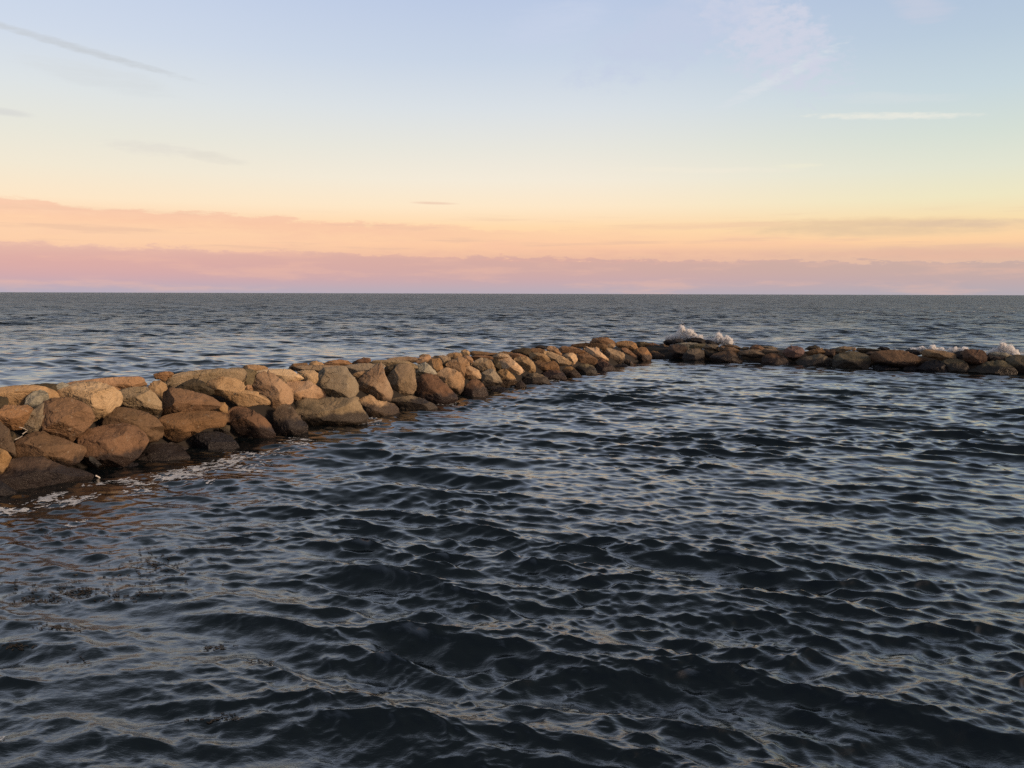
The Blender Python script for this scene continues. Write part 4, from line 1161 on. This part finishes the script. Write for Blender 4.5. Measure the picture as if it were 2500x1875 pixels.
# ------------------------------------------------------------------ foam scum on the water at the foot of the boulders
def foam():
    blobs = []          # (x, y, radius, strength)
    for px, py, r, s in ((30, 1245, .30, 1), (75, 1232, .28, 1), (115, 1218, .25, 1), (160, 1225, .25, .8), (205, 1215, .22, .7),
                         (150, 1205, .2, .8), (240, 1185, .22, .8), (285, 1175, .25, .7), (330, 1180, .25, .6), (390, 1168, .3, .9),
                         (440, 1158, .35, 1), (480, 1148, .35, 1), (530, 1140, .4, 1), (560, 1128, .4, 1), (610, 1112, .4, .8),
                         (660, 1105, .4, .8), (720, 1085, .35, .7), (740, 1072, .3, .6), (350, 1200, .3, .5), (480, 1170, .4, .5),
                         (600, 1140, .4, .5), (12, 1800, .10, .4),
                         (1650, 836, 1.3, .5), (1700, 838, 1.2, .5), (1760, 840, 1.2, .5), (2240, 852, 1.0, .6), (2290, 853, 1.0, .6), (2340, 852, .9, .5), (2420, 858, 1.1, .6), (2480, 860, 1.1, .6),
                         (1385, 915, .4, .5), (1100, 985, .35, .4), (900, 1030, .3, .45), (1480, 900, .5, .5), (1350, 930, .3, .4), (200, 1278, .14, .6)):
        p = ground_at(px, py)
        blobs.append((p.x, p.y, r, s))
    allv, allf, base = [], [], 0
    for bx, by, r, s in blobs:
        st_ = 0.016 if r < 0.45 else 0.03
        n = int(2.6 * r / st_)
        g = (np.arange(n + 1) - n / 2) * st_
        GX, GY = np.meshgrid(g, g, indexing='ij')
        x = (bx + GX).ravel(); y = (by + GY * 1.2).ravel()
        p3 = np.stack([x, y, np.zeros_like(x)], 1)
        lace = 1 - np.abs(fbm(p3 * np.array([4.5, 6.5, 1]), 3, 4, 0.6)) * 2.6
        fall = 1 - np.hypot(GX.ravel() / (r * 1.25), GY.ravel() / (r * 1.25))
        dens = lace * 0.62 + fbm(p3 * 2.2, 19, 3) * 0.6 + fbm(p3 * 14, 29, 2) * 0.5 + fall * 0.75 * s + 0.02
        keep = (dens > 0.62).reshape(n + 1, n + 1)
        X2, Y2, Z2 = displace(x, y, polar_spacing(x, y))
        V = np.stack([X2, Y2, Z2 + 0.010 + 0.004 * np.random.RandomState(1).rand(len(x))], 1)
        q = np.arange((n + 1) * (n + 1)).reshape(n + 1, n + 1)
        kk = keep[:-1, :-1] & keep[1:, 1:]
        F = np.stack([q[:-1, :-1], q[1:, :-1], q[1:, 1:], q[:-1, 1:]], -1)[kk]
        if len(F) == 0:
            continue
        used = np.unique(F)
        remap = -np.ones(len(V), int)
        remap[used] = np.arange(len(used)) + base
        allv.append(V[used]); allf.append(remap[F]); base += len(used)
    m, t, b = new_mat('sea_foam')
    b.inputs['Base Color'].default_value = (0.62, 0.66, 0.70, 1)
    gg = nd(t, 'ShaderNodeNewGeometry')
    bub = tnoise(t, gg.outputs['Position'], 38.0, 3, 0.7)
    b.inputs['Alpha'].default_value = 1.0
    t.links.new(smooth(t, bub, 0.34, 0.58, 0.25, 1.0), b.inputs['Alpha'])
    b.inputs['Roughness'].default_value = 0.7
    o = mesh_obj('sea_foam', np.vstack(allv), np.vstack(allf), m, True)
    tag(o, 'white lacy foam floating at the foot of the near boulders', 'foam', None, 'stuff')


foam()


# ------------------------------------------------------------------ floating weed bits at lower left
def weed():
    r = random.Random(4)
    vs, fs = [], []
    spots = []
    cl = [(150, 1300, 110, 30, 60), (330, 1375, 120, 40, 230), (240, 1440, 160, 22, 130), (60, 1440, 70, 26, 60), (380, 1385, 50, 20, 110),
          (190, 1445, 60, 8, 180), (90, 1462, 45, 9, 160), (150, 1540, 50, 9, 120), (300, 1460, 80, 14, 90), (30, 1587, 30, 4, 70),
          (530, 1572, 40, 5, 60), (540, 1755, 50, 8, 60), (180, 1610, 40, 20, 20), (650, 1605, 30, 5, 25), (420, 1430, 90, 30, 60)]
    for px, py, sx, sy, n in cl:
        for _ in range(int(n * 0.4)):
            spots.append((px + r.gauss(0, sx * .6), py + r.gauss(0, sy * .6)))
    xs, ys = [], []
    for px, py in spots:
        p = ground_at(max(px, -60), py)
        xs.append(p.x); ys.append(p.y)
    x = np.array(xs); y = np.array(ys)
    pts = []
    for a, b in zip(x, y):
        ang = r.uniform(-.9, .9); ln = r.uniform(.010, .035); w = r.uniform(.0025, .005)
        bend = r.uniform(-.5, .5)
        c0 = np.array((a, b)); d = np.array((math.cos(ang), math.sin(ang))); n = np.array((-d[1], d[0]))
        for k in (-1, 0, 1):
            o = c0 + d * ln * k + n * ln * bend * (1 - k * k)
            pts += [tuple(o + n * w), tuple(o - n * w)]
    pts = np.array(pts)
    X2, Y2, Z2 = displace(pts[:, 0], pts[:, 1], polar_spacing(pts[:, 0], pts[:, 1]))
    m = len(x)
    top = np.stack([X2, Y2, Z2 + .012], 1)
    bot = np.stack([X2, Y2, Z2 + .006], 1)
    V = np.vstack([top, bot])
    O = len(top)
    F = []
    for i in range(m):
        b = i * 6
        for k in (0, 2):
            F.append((b + k, b + k + 1, b + k + 3, b + k + 2))
            F.append((O + b + k + 2, O + b + k + 3, O + b + k + 1, O + b + k))
            F.append((b + k, b + k + 2, O + b + k + 2, O + b + k))
            F.append((b + k + 1, O + b + k + 1, O + b + k + 3, b + k + 3))
    mt, t, bs = new_mat('brown_weed')
    bs.inputs['Base Color'].default_value = (0.02, 0.016, 0.010, 1)
    bs.inputs['Roughness'].default_value = 0.5
    o = mesh_obj('floating_seaweed', V, F, mt, False)
    tag(o, 'small dark shreds of seaweed floating on the calmer water at lower left', 'seaweed', None, 'stuff')


weed()


# ------------------------------------------------------------------ bleached sticks caught in the stones
def stick(pts, rad, label, colour=(0.5, 0.46, 0.40)):
    P = [Vector(p) for p in pts]
    # subdivide along a smooth curve
    C = []
    for i in range(len(P) - 1):
        p0 = P[max(i - 1, 0)]; p1 = P[i]; p2 = P[i + 1]; p3 = P[min(i + 2, len(P) - 1)]
        for k in range(6):
            u = k / 6
            C.append(0.5 * ((2 * p1) + (p2 - p0) * u + (2 * p0 - 5 * p1 + 4 * p2 - p3) * u * u + (3 * p1 - p0 - 3 * p2 + p3) * u ** 3))
    C.append(P[-1])
    n = len(C)
    V, F = [], []
    for i, q in enumerate(C):
        t = (C[min(i + 1, n - 1)] - C[max(i - 1, 0)]).normalized()
        a = t.cross(Vector((0.1, 0.2, 1))).normalized(); b = t.cross(a)
        rr = rad * (1 - 0.5 * i / n) * (1 + 0.2 * math.sin(i * 1.7))
        for k in range(7):
            th = k / 7 * 2 * math.pi
            V.append((q + a * math.cos(th) * rr + b * math.sin(th) * rr)[:])
    for i in range(n - 1):
        for k in range(7):
            F.append((i * 7 + k, i * 7 + (k + 1) % 7, (i + 1) * 7 + (k + 1) % 7, (i + 1) * 7 + k))
    V.append(C[0][:]); V.append(C[-1][:])
    for k in range(7):
        F.append((len(V) - 2, (k + 1) % 7, k, k))
        F.append((len(V) - 1, (n - 1) * 7 + k, (n - 1) * 7 + (k + 1) % 7, (n - 1) * 7 + (k + 1) % 7))
    me = bpy.data.meshes.new('driftwood_stick')
    me.from_pydata(V, [], [tuple(dict.fromkeys(f)) for f in F])
    for p in me.polygons: p.use_smooth = True
    mt, t, b = new_mat('bleached_wood')
    tcn = nd(t, 'ShaderNodeTexCoord')
    t.links.new(mixc(t, tnoise(t, tcn.outputs['Object'], 40, 3), colour, tuple(c * .6 for c in colour)), b.inputs['Base Color'])
    b.inputs['Roughness'].default_value = 0.8
    me.materials.append(mt)
    o = bpy.data.objects.new('driftwood_stick', me)
    col.objects.link(o)
    tag(o, label, 'stick', 'bleached sticks caught at the foot of the jetty')


def on_plane(px, py, t):
    a, d, n = arm_frame(0)
    v = pix_dir(px, py)
    s = (t - (Vector((0, 0)) - a).dot(n)) / Vector((v.x, v.y)).dot(n)
    return (cam.location + v * s)[:]


stick([on_plane(233, 1161, -.25), on_plane(243, 1166, -.27), on_plane(250, 1173, -.29), on_plane(254, 1179, -.31)], .016,
      'curved white stick lying at the waterline between black stones and foam', (0.75, 0.74, 0.72))
stick([on_plane(47, 1043, .62), on_plane(56, 1045, .6), on_plane(62, 1048, .58), on_plane(68, 1051, .57)], .010,
      'upper thin bleached twig in the gap above the saddle-shaped boulder')
stick([on_plane(55, 1060, .6), on_plane(60, 1056, .58), on_plane(66, 1053, .57)], .014,
      'short bright twig lying just below the upper one in the gap')
stick([on_plane(36, 1073, .62), on_plane(42, 1071, .61), on_plane(50, 1067, .59), on_plane(55, 1064, .58)], .011,
      'lowest bleached twig in the gap, left of the saddle-shaped boulder')


# ------------------------------------------------------------------ spray thrown up by waves on the seaward side
m_spray, t_, b_ = new_mat('white_spray')
b_.inputs['Base Color'].default_value = (0.88, 0.91, 0.95, 1)
b_.inputs['Roughness'].default_value = 0.9
b_.inputs['Subsurface Weight'].default_value = 0.4
b_.inputs['Subsurface Radius'].default_value = (0.2, 0.2, 0.2)


m_mist = bpy.data.materials.new('spray_mist')
m_mist.use_nodes = True
tm = m_mist.node_tree
tm.nodes.clear()
mo_ = nd(tm, 'ShaderNodeOutputMaterial')
pv = nd(tm, 'ShaderNodeVolumePrincipled')
pv.inputs['Color'].default_value = (1.0, 1.0, 1.0, 1)
gm = nd(tm, 'ShaderNodeNewGeometry')
tm.links.new(smooth(tm, tnoise(tm, gm.outputs['Position'], 3.2, 5, 0.65), 0.36, 0.60, 0.3, 32.0), pv.inputs['Density'])
tm.links.new(pv.outputs[0], mo_.inputs['Volume'])


def splash(arm, toff, px0, px1, pybase, top, label, seed, lean=0.0, dens=1.0):
    """a burst of spray: a billowing body of small lumps with droplets thrown out of it; top(u) = height in photo px"""
    r = random.Random(seed)
    a, d, n = arm_frame(arm)
    iv, jf = ICO[3]
    V, F, base = [], [], 0

    def place(px, py, tt):
        v = pix_dir(px, py)
        s = (tt - (Vector((0, 0)) - a).dot(n)) / Vector((v.x, v.y)).dot(n)
        return cam.location + v * s, s / F_PX
    ctr, sc = place((px0 + px1) / 2, pybase, toff)

    def lump(p, rad, k):
        nonlocal base
        q = iv * rad
        q = q * (1 + 0.6 * vnoise(iv * 2.3 + k * 5.1, k))[:, None]
        q[:, 2] *= r.uniform(.8, 1.5)
        V.append(q + np.array((p - ctr)[:]))
        F.append(jf + base)
        base += len(iv)
    nb = int(330 * dens) + 40
    for i in range(nb):
        u = r.random()
        hmax = top(u)
        hh = hmax * (1 - abs(r.gauss(0, .35))) if i % 2 else hmax * r.random()
        hh = max(hh, 0)
        p, _ = place(px0 + (px1 - px0) * u + lean * hh, pybase - hh, toff + r.uniform(-.35, .35))
        lump(p, sc * r.uniform(1.8, 5.4) * (1.1 - .5 * hh / (hmax + 1)), i)
    tmp = mesh_obj('wave_splash', np.vstack(V), np.vstack(F), m_spray, True, ctr)
    md = tmp.modifiers.new('r', 'REMESH')
    md.mode = 'VOXEL'
    md.voxel_size = sc * 0.75
    dg = bpy.context.evaluated_depsgraph_get()
    me = bpy.data.meshes.new_from_object(tmp.evaluated_get(dg))
    tmp.modifiers.clear()
    bm = bmesh.new(); bm.from_mesh(me)
    # keep only the largest connected body
    seen, best = set(), []
    for v0 in bm.verts:
        if v0 in seen: continue
        st_, comp = [v0], []
        seen.add(v0)
        while st_:
            q = st_.pop(); comp.append(q)
            for e in q.link_edges:
                w = e.other_vert(q)
                if w not in seen:
                    seen.add(w); st_.append(w)
        if len(comp) > len(best): best = comp
    keep = set(best)
    bmesh.ops.delete(bm, geom=[q for q in bm.verts if q not in keep], context='VERTS')
    for f_ in bm.faces: f_.smooth = True
    bm.to_mesh(me); bm.free()
    me.materials.clear(); me.materials.append(m_mist)
    tmp.data = me
    o = tmp
    tag(o, label, 'splash', 'bursts of spray behind the right arm of the jetty')
    # droplets thrown out of it
    V, F, base = [], [], 0
    oct_v = np.array([(1, 0, 0), (-1, 0, 0), (0, 1, 0), (0, -1, 0), (0, 0, 1), (0, 0, -1)], float)
    oct_f = np.array([(0, 2, 4), (2, 1, 4), (1, 3, 4), (3, 0, 4), (2, 0, 5), (1, 2, 5), (3, 1, 5), (0, 3, 5)])
    for i in range(int(1900 * dens)):
        u = r.gauss(.5, .36)
        uu = min(max(u, 0), 1)
        hh = top(uu) * r.uniform(.3, 1.35) + r.uniform(-1, 2)
        p, _ = place(px0 + (px1 - px0) * u + lean * hh, pybase - max(hh, 0), toff + r.uniform(-.5, .5))
        V.append(oct_v * sc * r.uniform(.14, .45) + np.array((p - ctr)[:]))
        F.append(oct_f + base); base += 6
    dr = mesh_obj('droplets', np.vstack(V), np.vstack(F), m_spray, True)
    dr.parent = o
    dr['kind'] = 'stuff'


def bump(cx, w, h):
    return lambda u: 1.08 * h * math.exp(-((u - cx) / w) ** 2)


def mx(*fs):
    return lambda u: max(f(u) for f in fs)


splash(1, 3.6, 1628, 1712, 829, mx(bump(.42, .16, 30), bump(.66, .2, 22), bump(.15, .2, 8), bump(.9, .15, 8)), 'tallest white burst of spray behind the corner of the jetty', 1, .05)
splash(1, 3.4, 1728, 1786, 836, mx(bump(.45, .2, 20), bump(.8, .2, 12), bump(.15, .2, 7)), 'smaller white burst of spray just right of the tallest one', 2, .05, .8)
splash(1, 3.0, 2412, 2486, 866, mx(bump(.5, .22, 27), bump(.75, .15, 20), bump(.2, .2, 12)), 'fan-shaped white burst of spray near the right edge of the picture', 3, .0, 1.0)
splash(1, 3.0, 2228, 2300, 857, mx(bump(.3, .15, 8), bump(.65, .12, 13)), 'low thin spray behind the long tan-brown slab of the right arm', 4, .3, .35)
splash(1, 2.8, 2318, 2362, 857, mx(bump(.3, .15, 5), bump(.8, .12, 7)), 'low white spray just left of the rust-red square block', 5, .2, .25)
